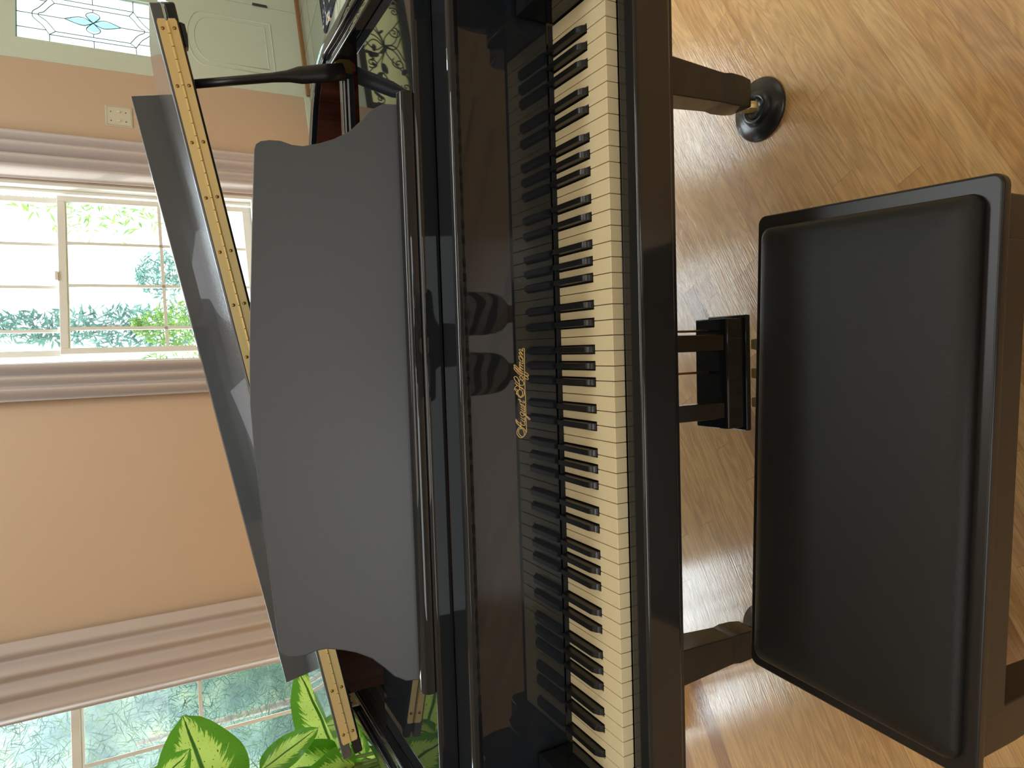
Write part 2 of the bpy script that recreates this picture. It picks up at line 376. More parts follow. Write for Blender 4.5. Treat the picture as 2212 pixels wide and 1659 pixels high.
st(wall_with_holes([W1, W2, W3, W4, DR, TS], UL, UR, 0, ZC, 0, 0.16).build('wall_front', wall_m))
st(MB().wbox(UL, DR[0] - 0.01, -0.014, 0.0, 0, 0.05).build('baseboard_front', sage, bevel=0.004))

# ------------------------------------------------------------------ windows
def sash(mb, u0, u1, z0, z1, o0, o1, w, wb=None):
    wb = wb or w
    mb.wbox(u0, u0 + w, o0, o1, z0, z1); mb.wbox(u1 - w, u1, o0, o1, z0, z1)
    mb.wbox(u0 + w, u1 - w, o0, o1, z0, z0 + wb); mb.wbox(u0 + w, u1 - w, o0, o1, z1 - w, z1)
def make_window(name, W_, glassu, mun, zm, hm, lab):
    u0, u1, z0, z1 = W_
    r = Root(name, wf((u0 + u1) / 2, 0, z0), None, None, kind='structure')
    f = MB(); e = 0.03
    f.wbox(u0, u0 + e, 0.0, 0.16, z0, z1); f.wbox(u1 - e, u1, 0.0, 0.16, z0, z1); f.wbox(u0, u1, 0.0, 0.16, z1 - e, z1); f.wbox(u0, u1, 0.0, 0.16, z0, z0 + e)
    f.wbox(u0 + e, u0 + e + 0.02, 0.055, 0.07, z0 + e, z1 - e); f.wbox(u1 - e - 0.02, u1 - e, 0.055, 0.07, z0 + e, z1 - e)
    r.part(f, 'window_frame', white_paint, bevel=0.003)
    r.part(MB().wbox(u0 - 0.06, u1 + 0.06, -0.05, 0.055, z0 - 0.03, z0 + 0.012), 'window_sill', white_paint, bevel=0.006)
    g0, g1 = glassu
    lo = MB(); sash(lo, g0 - 0.045, g1 + 0.045, z0 + e, zm[1], 0.085, 0.115, 0.045, 0.065)
    lo = r.part(lo, 'lower_sash', white_paint, bevel=0.003)
    up = MB(); sash(up, g0 - 0.045, g1 + 0.045, zm[0], z1 - e, 0.125, 0.15, 0.045, 0.055)
    up = r.part(up, 'upper_sash', white_paint, bevel=0.003)
    m1 = MB()
    for u in mun: m1.wbox(u - 0.011, u + 0.011, 0.094, 0.106, z0 + 0.09, zm[0])
    m1.wbox(g0, g1, 0.094, 0.106, hm - 0.011, hm + 0.011)
    r.part(m1, 'muntin_grid', white_paint)
    m2 = MB(); hz = (zm[1] + z1) / 2
    for u in mun: m2.wbox(u - 0.011, u + 0.011, 0.131, 0.143, zm[1] - 0.01, z1 - 0.07)
    m2.wbox(g0, g1, 0.131, 0.143, hz - 0.011, hz + 0.011)
    r.part(m2, 'muntin_grid', white_paint)
    r.part(MB().wbox(g0 - .005, g1 + .005, 0.0995, 0.1005, z0 + 0.09, zm[0] + 0.01), 'window_pane', glass)
    r.part(MB().wbox(g0 - .005, g1 + .005, 0.1365, 0.1375, zm[0] + 0.02, z1 - 0.07), 'window_pane', glass)
    c = (g0 + g1) / 2 - 0.03 if name == 'window_1' else (g0 + g1) / 2
    r.part(MB().wbox(c - 0.035, c + 0.035, 0.07, 0.10, zm[1], zm[1] + 0.022), 'sash_lock', white_paint, bevel=0.004)
    return r
make_window('window_1', W1, (-2.262, -1.128), (-1.458, -1.788, -2.117), (1.845, 1.90), 1.245, '')
make_window('window_2', W2, (-5.90, -4.585), (-4.913, -5.243, -5.573), (1.832, 1.896), 1.19, '')
def fixed_window(name, W_, nu, nz, pane=glass):
    u0, u1, z0, z1 = W_; r = Root(name, wf((u0 + u1) / 2, 0, z0), None, None, kind='structure')
    f = MB(); e = 0.05
    f.wbox(u0, u0 + e, 0, 0.16, z0, z1); f.wbox(u1 - e, u1, 0, 0.16, z0, z1); f.wbox(u0 + e, u1 - e, 0, 0.16, z1 - e, z1); f.wbox(u0 + e, u1 - e, 0, 0.16, z0, z0 + e)
    r.part(f, 'window_frame', white_paint, bevel=0.003)
    m = MB()
    for i in range(1, nu): u = u0 + e + (u1 - u0 - 2 * e) * i / nu; m.wbox(u - .011, u + .011, .09, .11, z0 + e, z1 - e)
    for i in range(1, nz): z = z0 + e + (z1 - z0 - 2 * e) * i / nz; m.wbox(u0 + e, u1 - e, .09, .11, z - .011, z + .011)
    if nu > 1: r.part(m, 'muntin_grid', white_paint)
    r.part(MB().wbox(u0 + e - .005, u1 - e + .005, .0995, .1005, z0 + e - .005, z1 - e + .005), 'window_pane', pane)
    return r
fixed_window('window_3', W3, 3, 2)
fixed_window('window_4', W4, 4, 3)

# scrollwork transom over the front door
def scroll_transom():
    u0, u1, z0, z1 = TS; r = Root('window_5', wf((u0 + u1) / 2, 0, z0), None, None, kind='structure')
    cx, cz = (u0 + u1) / 2, (z0 + z1) / 2; c = 0.2
    def poly(e): return [(u0 + e, z0 + e), (u1 - e, z0 + e), (u1 - e, z1 - c), (u1 - c, z1 - e), (u0 + c, z1 - e), (u0 + e, z1 - c)]
    fn = lambda p, q, h: wf(p, h, q)
    r.part(MB().prism(poly(0.05), 0.05, 0.055, fn), 'window_pane', scroll_glass)
    o_, i_ = poly(0.0), poly(0.07); n = 6; vs = [fn(*p, 0.0) for p in o_] + [fn(*p, 0.0) for p in i_] + [fn(*p, 0.09) for p in o_] + [fn(*p, 0.09) for p in i_]
    fs = []
    for k in range(n):
        j = (k + 1) % n; fs += [(k, j, n + j, n + k), (2 * n + k, 3 * n + k, 3 * n + j, 2 * n + j), (k, 2 * n + k, 2 * n + j, j), (n + k, n + j, 3 * n + j, 3 * n + k)]
    r.part(MB().add(vs, fs), 'window_frame', black_paint)
    r.part(MB().wbox(u0, u0 + c, 0.03, 0.12, z1 - c, z1).wbox(u1 - c, u1, 0.03, 0.12, z1 - c, z1), 'corner_panel', upper_m)
    sc = MB(); rnd = random.Random(5)
    def spiral(a, b, R0, t0, turns, s):
        return [wf(a + s * R0 * (1 - k / 26) * math.cos(t0 + k / 25 * turns * 6.28), 0.03, b + R0 * (1 - k / 26) * math.sin(t0 + k / 25 * turns * 6.28)) for k in range(26)]
    for sx in (-1, 1):
        for k in range(7):
            ang = math.radians(-80 + k * 27); pts = []
            for q in range(14):
                f = q / 13; rr = f * (0.62 if abs(math.sin(ang)) < .5 else 0.30)
                pts.append(wf(cx + sx * rr * math.cos(ang + 0.35 * math.sin(f * 5)), 0.03, cz + 0.75 * rr * math.sin(ang + 0.35 * math.sin(f * 5 + k))))
            sc.tube(pts, 0.006, 5)
        for (a, b, R0) in ((0.18, 0.12, 0.07), (0.36, -0.08, 0.08), (0.52, 0.06, 0.07), (0.22, -0.15, 0.06), (0.44, 0.16, 0.05), (0.62, -0.12, 0.05)):
            sc.tube(spiral(cx + sx * a, cz + b, R0, rnd.random() * 6, 1.6, sx), 0.006, 5)
    r.part(sc, 'iron_scrollwork', black_paint)
    bl = MB()
    for k in range(26):
        a = rnd.uniform(u0 + .12, u1 - .12); b = rnd.uniform(z0 + .08, z1 - .1); w, h, t = rnd.uniform(.02, .06), rnd.uniform(.012, .03), rnd.random() * 3
        bl.prism([(a + w * math.cos(x) * math.cos(t) - h * math.sin(x) * math.sin(t), b + w * math.cos(x) * math.sin(t) + h * math.sin(x) * math.cos(t)) for x in [i * .6283 for i in range(10)]], 0.026, 0.034, fn)
    r.part(bl, 'iron_leaf', black_paint)
scroll_transom()

# ------------------------------------------------------------------ entry door with leaded glass
def entry_door():
    fn = lambda p, q, h: wf(p, h, q)
    r = Root('door_1', wf(0.44, 0, 0), None, None, kind='structure')
    u0, u1, z0, z1 = 0.004, 0.889, 0.03, 2.33
    GL = (0.171, 0.70, 1.125, 2.118)
    holes = wall_with_holes([GL], u0, u1, z0, z1, -0.004, 0.045)
    r.part(holes, 'door_panel', sage)
    mo = MB()
    def arch(h, w):
        a0, a1, b0, b1 = 0.175 + w, 0.715 - w, 0.27 + w, 0.95 - w
        pts = [(a0, b0), (a1, b0), (a1, b1 - 0.12)] + [((a0 + a1) / 2 + (a1 - a0) / 2 * math.cos(t), b1 - 0.12 + 0.12 * math.sin(t)) for t in [math.pi * k / 12 for k in range(1, 12)]] + [(a0, b1 - 0.12)]
        return [fn(p, q, h) for p, q in pts] + [fn(*pts[0], h)]
    mo.tube(arch(-0.004, 0.0), 0.005, 6); mo.tube(arch(-0.004, 0.05), 0.004, 6)
    r.part(mo, 'panel_moulding', sage, smooth=True)
    gf = MB()
    a, b, c, d = GL; w = 0.014
    for q in ((a - w, a, c - w, d + w), (b, b + w, c - w, d + w), (a, b, c - w, c), (a, b, d, d + w)): gf.wbox(q[0], q[1], -0.012, 0.05, q[2], q[3])
    r.part(gf, 'glass_stop', sage, bevel=0.003)
    pane = r.part(MB().wbox(a, b, 0.018, 0.022, c, d), 'leaded_glass', frosted)
    ca = MB(); cu, cz = 0.424, 1.621
    def ln(pts, rr=0.0032): ca.tube([wf(u, 0.014, z) for u, z in pts], rr, 5)
    def sm(pts, n=8):
        out = []
        P = [pts[0]] + list(pts) + [pts[-1]]
        for i in range(1, len(P) - 2):
            for k in range(n):
                t = k / n
                out.append(tuple(0.5 * (2 * P[i][j] + (P[i + 1][j] - P[i - 1][j]) * t + (2 * P[i - 1][j] - 5 * P[i][j] + 4 * P[i + 1][j] - P[i + 2][j]) * t * t + (3 * P[i][j] - P[i - 1][j] - 3 * P[i + 1][j] + P[i + 2][j]) * t ** 3) for j in (0, 1)))
        out.append(pts[-1]); return out
    for s in (1, -1):                        # top half, bottom half
        Z = lambda z: cz + s * (z - cz)
        inner = sm([(0.553, 1.874), (0.515, 1.905), (0.455, 1.945), (0.439, 1.972), (0.424, 1.980), (0.405, 1.968), (0.37, 1.925), (0.289, 1.872)])
        outer = sm([(0.60, 1.905), (0.55, 1.935), (0.49, 1.975), (0.45, 2.012), (0.421, 2.019), (0.385, 2.008), (0.33, 1.955), (0.253, 1.911)])
        ln([(u, Z(z)) for u, z in inner]); ln([(u, Z(z)) for u, z in outer])
        ln([(0.553, Z(1.874)), (0.60, Z(1.905))]); ln([(0.289, Z(1.872)), (0.253, Z(1.911))])
        ln([(0.424, Z(1.814)), (0.424, Z(2.118))]); ln([(0.289, Z(1.93)), (0.289, Z(2.118))]); ln([(0.56, Z(1.93)), (0.56, Z(2.118))])
        ln([(0.253, Z(1.911)), (0.17, Z(1.911))]); ln([(0.60, Z(1.905)), (0.70, Z(1.905))])
    for a_, b_ in ((0.553, 0.60), (0.289, 0.253)):
        ln([(a_, 1.874), (a_, 1.368)]); ln([(b_, 1.908), (b_, 1.334)])
    for u in (0.60, 0.253): ln([(u, cz), (u + (0.10 if u > .4 else -0.083), cz)])
    dm = MB()
    petals = []
    for s in (1, -1):
        petals.append(sm([(0.424, cz + s * 0.192), (0.455, cz + s * 0.12), (0.463, cz + s * 0.07), (0.445, cz + s * 0.03), (0.424, cz)]) + sm([(0.424, cz), (0.400, cz + s * 0.035), (0.388, cz + s * 0.07), (0.398, cz + s * 0.12), (0.424, cz + s * 0.192)]))
        petals.append(sm([(0.424 + s * 0.104, cz), (0.424 + s * 0.085, cz + 0.038), (0.424 + s * 0.055, cz + 0.045), (0.424, cz)]) + sm([(0.424, cz), (0.424 + s * 0.055, cz - 0.045), (0.424 + s * 0.085, cz - 0.038), (0.424 + s * 0.104, cz)]))
    for p in petals:
        ln(p)
        dm.prism([(0.424 + (u - 0.424) * 0.82 + (0 if abs(u) < 9 else 0), z) for u, z in p[:-1]], 0.0145, 0.0165, fn)
    ln([(0.528, cz), (0.553, cz)]); ln([(0.320, cz), (0.289, cz)])
    sub(pane, ca, 'lead_came', lead)
    sub(pane, dm, 'bevelled_piece', bevel_glass)
    # second leaf, hinged at the seam
    r2 = Root('door_2', wf(1.34, 0, 0), None, None, kind='structure')
    GL2 = (0.893 + 0.17, 0.893 + 0.70, 1.125, 2.118)
    r2.part(wall_with_holes([GL2], 0.893, 1.79, z0, z1, -0.004, 0.045), 'door_panel', sage)
    r2.part(MB().wbox(GL2[0], GL2[1], 0.018, 0.022, GL2[2], GL2[3]), 'leaded_glass', frosted)
    for z in (0.34, 1.2, 2.05):
        h = MB(); h.tube([wf(0.892, -0.011, z - 0.062), wf(0.892, -0.011, z + 0.062)], 0.008, 8); h.wbox(0.896, 0.915, -0.008, -0.003, z - .06, z + .06)
        r2.part(h, 'door_hinge', lead)
    st(MB().wbox(0.0, 1.80, -0.04, 0.06, 0.0, 0.03).build('trim_1', oak_trim, bevel=0.004))
    st(MB().wbox(-0.02, 1.82, -0.006, 0.05, 2.335, 2.42).wbox(-0.008, 0.003, -0.008, 0.05, 0.0, 2.335).wbox(1.795, 1.83, -0.008, 0.05, 0, 2.335).build('trim_2', sage, bevel=0.002))
entry_door()

# double switch plate
r = Root('light_switch', wf(-0.42, 0, 1.478), 'ribbed almond double light switch plate on the orange wall', 'light switch')
p = MB().wbox(-0.511, -0.332, -0.006, 0.0, 1.386, 1.568)
for k in range(26):
    z = 1.392 + k * 0.0068; p.wbox(-0.506, -0.498, -0.009, -0.006, z, z + .004); p.wbox(-0.345, -0.337, -0.009, -0.006, z, z + .004)
for k in range(25):
    u = -0.505 + k * 0.0068; p.wbox(u, u + .004, -0.009, -0.006, 1.392, 1.400); p.wbox(u, u + .004, -0.009, -0.006, 1.554, 1.562)
r.part(p, 'switch_plate', mat('almond_plastic', srgb(196, 190, 168), rough=0.4), bevel=0.0015)
for u in (-0.465, -0.385):
    r.part(MB().wbox(u - .006, u + .006, -0.016, -0.006, 1.468, 1.492), 'toggle', mat('toggle_plastic', srgb(214, 210, 190), rough=0.35), bevel=0.002)
    for z in (1.43, 1.53): r.part(MB().wbox(u - .004, u + .004, -.0075, -.006, z - .004, z + .004), 'screw', lead)

# ------------------------------------------------------------------ curtains
def curtain(u0, u1, o, folds, seed, label):
    rnd = random.Random(seed); n = folds * 12; vs = []; uv = []; zs = [0.02, 0.3, 0.7, 1.1, 1.6, 2.1, 2.6, 3.0, 3.55]
    ph = [rnd.uniform(0, 6.28) for _ in range(4)]
    for j, z in enumerate(zs):
        for i in range(n + 1):
            f = i / n; amp = 0.030 + 0.008 * math.sin(ph[1] + z)
            w = math.sin(f * folds * 6.28 + ph[0] + 0.25 * math.sin(z * 1.3 + ph[2])) * amp + math.sin(f * folds * 3.1 + ph[3]) * 0.012
            uu = u0 + (u1 - u0) * (f + 0.012 * math.sin(f * folds * 6.28 + z))
            vs.append(wf(uu, o + w, z))
    fs = [(j * (n + 1) + i, j * (n + 1) + i + 1, (j + 1) * (n + 1) + i + 1, (j + 1) * (n + 1) + i) for j in range(len(zs) - 1) for i in range(n)]
    o_ = MB().add(vs, fs).build('curtain', curtain_m, smooth=True, solid=0.004)
    return tag(o_, label, 'curtain', 'taupe floor length curtains')
curtain(-1.035, -0.665, -0.075, 4, 1, 'taupe curtain hanging right of the tall window beside the orange wall')
curtain(-2.675, -2.43, -0.075, 3, 2, 'narrow gathered taupe curtain hanging left of the uncovered tall window')
curtain(-4.575, -4.13, -0.09, 4, 3, 'wide taupe curtain next to the green leafy plant window')
curtain(-6.45, -6.0, -0.09, 5, 4, 'taupe curtain at the far end beyond the plant')

# ------------------------------------------------------------------ outside
st(MB().add([(-40, 5.0 - 14, -0.35), (40, 5.0, -0.35), (40, 60, -0.35), (-40, 60, -0.35)], [(0, 1, 2, 3)]).build('ground_outside', noise_mat('pale_lawn_and_drive', [(0.4, srgb(110, 124, 84)), (0.6, srgb(160, 156, 146))], 0.6)))
def cards(c, rx, rz, n, size, seed, shape='ball', thin=1.0):
    rnd = random.Random(seed); mb = MB()
    for _ in range(n):
        t = rnd.uniform(0, 6.283); s = rnd.random()
        if shape == 'cone': z = s; rr = rx * (1 - 0.85 * z) * math.sqrt(rnd.random())
        else:
            z = rnd.random(); rr = rx * math.sin(math.pi * min(max(z, .04), .97)) ** 0.6 * math.sqrt(rnd.random())
        p = Vector((c[0] + rr * math.cos(t), c[1] + rr * math.sin(t), c[2] + z * rz))
        d = Vector((rnd.gauss(0, 1), rnd.gauss(0, 1), rnd.gauss(0, 1))).normalized(); e = d.cross(Vector((rnd.gauss(0, 1), rnd.gauss(0, 1), rnd.gauss(0, 1)))).normalized()
        a = d * size * rnd.uniform(.6, 1.3); b = e * size * thin * rnd.uniform(.5, 1)
        mb.add([p - a, p + b * .5, p + a, p - b * .5], [(0, 1, 2, 3)])
    return mb
def tree(name, x, y, trunk_h, rx, rz, n, size, m, seed, label, cat, group=None, shape='ball', thin=.5, zb=-0.35):
    r = Root(name, (x, y, zb), label, cat, group)
    t = MB(); t.tube([(x, y, zb), (x + .03, y, zb + trunk_h * .6), (x, y, zb + trunk_h + rz * .5)], [0.07, 0.05, 0.02], 7)
    r.part(t, 'trunk', bark, smooth=True)
    r.part(cards((x, y, zb + trunk_h), rx, rz, n, size, seed, shape, thin), 'foliage', m)
tree('conifer', 0.62, 11.5, 0.2, 0.5, 5.4, 2400, 0.10, foliage_a, 1, 'pale blue green conifer outside the tall window, at its left', 'tree', shape='cone')
tree('leafy_shrub', 0.50, 8.6, 0.3, 0.38, 1.6, 1300, 0.06, foliage_b, 2, 'small yellow green shrub outside, nearest the tall window', 'shrub')
tree('leafy_tree', 1.75, 14.5, 1.0, 0.55, 0.9, 700, 0.09, foliage_a, 3, 'distant hazy tree outside, beyond the middle of the tall window', 'tree')
tree('leafy_tree', 3.6, 15.0, 0.8, 1.2, 3.4, 1000, 0.12, foliage_b, 4, 'sparse tree outside, seen through the right of the tall window', 'tree')
def hedge(c, rx, ry, rz, seed, label, m):
    rnd = random.Random(seed); nu, nv = 40, 24; vs = []; ph = [rnd.uniform(0, 6.28) for _ in range(6)]
    for i in range(nv + 1):
        a = math.pi * i / nv
        for k in range(nu):
            t = 2 * math.pi * k / nu; b_ = 1 + 0.06 * math.sin(5 * t + ph[0] + 3 * a) + 0.05 * math.sin(9 * t + ph[1] - 5 * a) + 0.04 * math.sin(13 * a + ph[2] + 4 * t)
            vs.append((c[0] + rx * b_ * math.sin(a) ** .6 * math.cos(t), c[1] + ry * b_ * math.sin(a) ** .6 * math.sin(t), c[2] + rz * (1 - math.cos(a)) / 2 * (0.98 if i < nv else 1)))
    fs = [(i * nu + k, i * nu + (k + 1) % nu, (i + 1) * nu + (k + 1) % nu, (i + 1) * nu + k) for i in range(nv) for k in range(nu)]
    return tag(MB().add(vs, fs).build('hedge', m, smooth=True), label, 'hedge')
hedge_m = noise_mat('hedge_haze_green', [(0.35, srgb(84, 108, 110)), (0.5, srgb(110, 134, 130)), (0.62, srgb(128, 148, 136)), (0.72, srgb(156, 164, 122))], 2.6, detail=10)
hedge((-4.9, 8.3, -0.35), 2.6, 1.1, 4.6, 3, 'tall blue green hedge outside, behind the fine needled shrub', hedge_m)
tree('bottlebrush_shrub', -3.3, 5.9, 0.1, 1.3, 3.8, 14000, 0.07, foliage_n, 5, 'dense fine needled shrub outside the window behind the plant, in front of the hedge', 'shrub', thin=.14)
tree('broad_shrub', -0.6, 9.6, 0.1, 0.9, 2.4, 2600, 0.10, foliage_b, 7, 'yellow green shrub outside, hidden beyond the wall between the windows', 'shrub', thin=.3)

# ------------------------------------------------------------------ floral bag in the entry
def floral():
    m = mat('floral_print', srgb(30, 34, 48), rough=0.7); nt = m.node_tree; b = nt.nodes['Principled BSDF']
    tc = N(nt, 'TexCoord'); n1 = N(nt, 'TexNoise'); n1.inputs['Scale'].default_value = 9; n1.inputs['Detail'].default_value = 2; n1.inputs['Distortion'].default_value = 1.4; L(nt, tc.outputs['Object'], n1.inputs['Vector'])
    L(nt, ramp(nt, n1.outputs['Fac'], [(0.0, srgb(14, 16, 24)), (0.50, srgb(22, 26, 40)), (0.51, srgb(52, 64, 96)), (0.585, srgb(60, 72, 104)), (0.59, srgb(222, 214, 196)), (0.64, srgb(228, 190, 150)), (0.68, srgb(20, 22, 34))]), b.inputs['Base Color'])
    for e in nt.nodes:
        if e.type == 'VALTORGB': e.color_ramp.interpolation = 'CONSTANT'
    return m
fm = floral()
rp = []
for cu_, co_, t0 in ((1.55, -0.80, 0), (0.08, -0.80, 90), (0.08, -1.75, 180), (1.55, -1.75, 270)):
    for k in range(7): t = math.radians(t0 + 15 * k); rp.append((cu_ + 0.08 * math.cos(t), co_ + 0.08 * math.sin(t)))
rug = MB().prism(rp, 0.001, 0.011, lambda p, q, h: wf(p, q, h)).build('floral_rug', fm)
tag(rug, 'dark blue and black floral rug on the tiled entry floor', 'rug')

# ------------------------------------------------------------------ grand piano
PI = Root('grand_piano', (0, 0.6, 0), 'black polished baby grand piano with its lid propped low and front flap folded back', 'piano')
ARM = 0.757
outer = [(-ARM, -0.02), (-ARM, 0.4), (-ARM, 0.9), (-ARM, 1.30), (-0.745, 1.39), (-0.70, 1.455), (-0.62, 1.49), (-0.52, 1.49), (-0.42, 1.46), (-0.30, 1.39), (-0.15, 1.28), (0.0, 1.165), (0.15, 1.065), (0.30, 0.985), (0.45, 0.925), (0.56, 0.885), (0.616, 0.858), (0.665, 0.832), (0.70, 0.806), (0.731, 0.768), (0.750, 0.72), (0.758, 0.675), (ARM, 0.60), (ARM, 0.4), (ARM, -0.02)]
def smooth_path(P, n=3):
    out = []
    Q = [P[0]] + P + [P[-1]]
    for i in range(1, len(Q) - 2):
        for k in range(n):
            t = k / n; out.append(tuple(0.5 * (2 * Q[i][j] + (Q[i + 1][j] - Q[i - 1][j]) * t + (2 * Q[i - 1][j] - 5 * Q[i][j] + 4 * Q[i + 1][j] - Q[i + 2][j]) * t * t + (3 * Q[i][j] - Q[i - 1][j] - 3 * Q[i + 1][j] + Q[i + 2][j]) * t ** 3) for j in (0, 1)))
    out.append(P[-1]); return out
op = smooth_path(outer, 3)
def offset_path(path, d):
    res = []
    for i, p in enumerate(path):
        a = Vector(path[max(i - 1, 0)]); b = Vector(path[min(i + 1, len(path) - 1)]); t = (b - a).normalized(); nrm = Vector((t.y, -t.x))
        q = Vector(p) + nrm * d; res.append((q.x, q.y))
    return res
def strip(path, d0, d1, z0, z1, mb=None):
    mb = mb or MB(); a = offset_path(path, d0); b = offset_path(path, d1); n = len(path)
    vs = [(x, y, z0) for x, y in a] + [(x, y, z0) for x, y in b] + [(x, y, z1) for x, y in a] + [(x, y, z1) for x, y in b]; fs = []
    for i in range(n - 1): fs += [(i, i + 1, n + i + 1, n + i), (2 * n + i, 3 * n + i, 3 * n + i + 1, 2 * n + i + 1), (i, 2 * n + i, 2 * n + i + 1, i + 1), (n + i, n + i + 1, 3 * n + i + 1, 3 * n + i)]
    fs += [(0, n, 3 * n, 2 * n), (n - 1, 3 * n - 1, 4 * n - 1, 2 * n - 1)]
    return mb.add(vs, fs)
body_path = [p for p in op if p[1] > 0.19]
PI.part(strip(body_path, 0.0, 0.030, 0.63, 0.985), 'rim', gloss, bevel=0.005, seg=3)
arm_prof = [(-0.02, 0.63), (-0.02, 0.80), (-0.01, 0.83), (0.02, 0.845), (0.05, 0.85), (0.075, 0.865), (0.09, 0.90), (0.105, 0.95), (0.14, 0.98), (0.19, 0.985), (0.21, 0.985), (0.21, 0.63)]
for s in (-1, 1):
    PI.part(MB().prism(arm_prof, s * ARM, s * 0.664, lambda p, q, h: (h, p, q)), 'arm', gloss, bevel=0.003)
inner_path = [p for p in op if p[1] > 0.53]
inr = strip(inner_path, 0.0305, 0.036, 0.70, 0.972)
PI.part(inr, 'inner_rim', mahog)
for s in (-1, 1):
    PI.part(MB().box(min(s * .702, s * .727), max(s * .702, s * .727), 0.21, 0.70, 0.90, 0.975), 'side_ledge', gloss, bevel=0.004, seg=3)
# plate, soundboard and strings well
plate_pts = [(x, y) for x, y in offset_path(inner_path, 0.045)]
PI.part(MB().prism(plate_pts + [(0.69, 0.54), (-0.69, 0.54)][:0], 0.800, 0.806, lambda p, q, h: (p, q, h)), 'soundboard', mat('spruce_soundboard', srgb(170, 120, 70), rough=0.4))
pl = MB(); pl.box(-0.69, 0.69, 0.545, 0.66, 0.86, 0.875)
for x0, x1 in ((-0.62, -0.50), (-0.30, -0.25), (0.0, -0.05), (0.30, 0.16), (0.55, 0.42)):
    pl.tube([(x0, 0.62, 0.865), (x1 - 0.1, 0.85 + max(0, -x1) * 0.5, 0.855)], 0.016, 8)
PI.part(pl, 'iron_plate', mat('gold_iron_plate', srgb(176, 140, 70), rough=0.4, metal=0.6))
strg = MB()
for k in range(46):
    x = -0.64 + k * 0.027; y1 = min(1.38, 0.80 + max(0.0, (0.62 - x)) * 0.42)
    strg.box(x - .0006, x + .0006, 0.60, y1, 0.880, 0.8812)
so = PI.part(strg, 'strings', steel); so['kind'] = 'stuff'
# key bed and case front
PI.part(MB().box(-0.66, 0.66, 0.02, 0.60, 0.585, 0.645).box(-0.74, 0.74, 0.30, 1.0, 0.63, 0.66), 'keybed', black_paint)
ks = PI.part(MB().box(-0.664, 0.664, -0.046, -0.0035, 0.646, 0.7125), 'key_slip', gloss_brown, bevel=0.006, seg=3)
for s in (-1, 1):
    kb = [(-0.04, 0.66), (-0.04, 0.735), (-0.034, 0.748), (-0.02, 0.752), (0.0, 0.754), (0.02, 0.768), (0.035, 0.79), (0.06, 0.80), (0.148, 0.80), (0.148, 0.66)]
    PI.part(MB().prism(kb, s * 0.6145, s * 0.663, lambda p, q, h: (h, p, q)), 'key_block', gloss, bevel=0.003)
fb = [(0.1535, 0.738), (0.1522, 0.900), (0.1495, 0.904), (0.143, 0.9075), (0.1395, 0.9125), (0.1405, 0.919), (0.147, 0.9235), (0.2, 0.924), (0.2, 0.9), (0.17, 0.89), (0.168, 0.738)]
fbo = PI.part(MB().prism(fb, -0.655, 0.655, lambda p, q, h: (h, p, q)), 'fallboard', gloss, bevel=0.0008)
PI.part(MB().box(-0.612, 0.612, 0.1482, 0.1525, 0.722, 0.7365), 'key_felt', dark_felt)
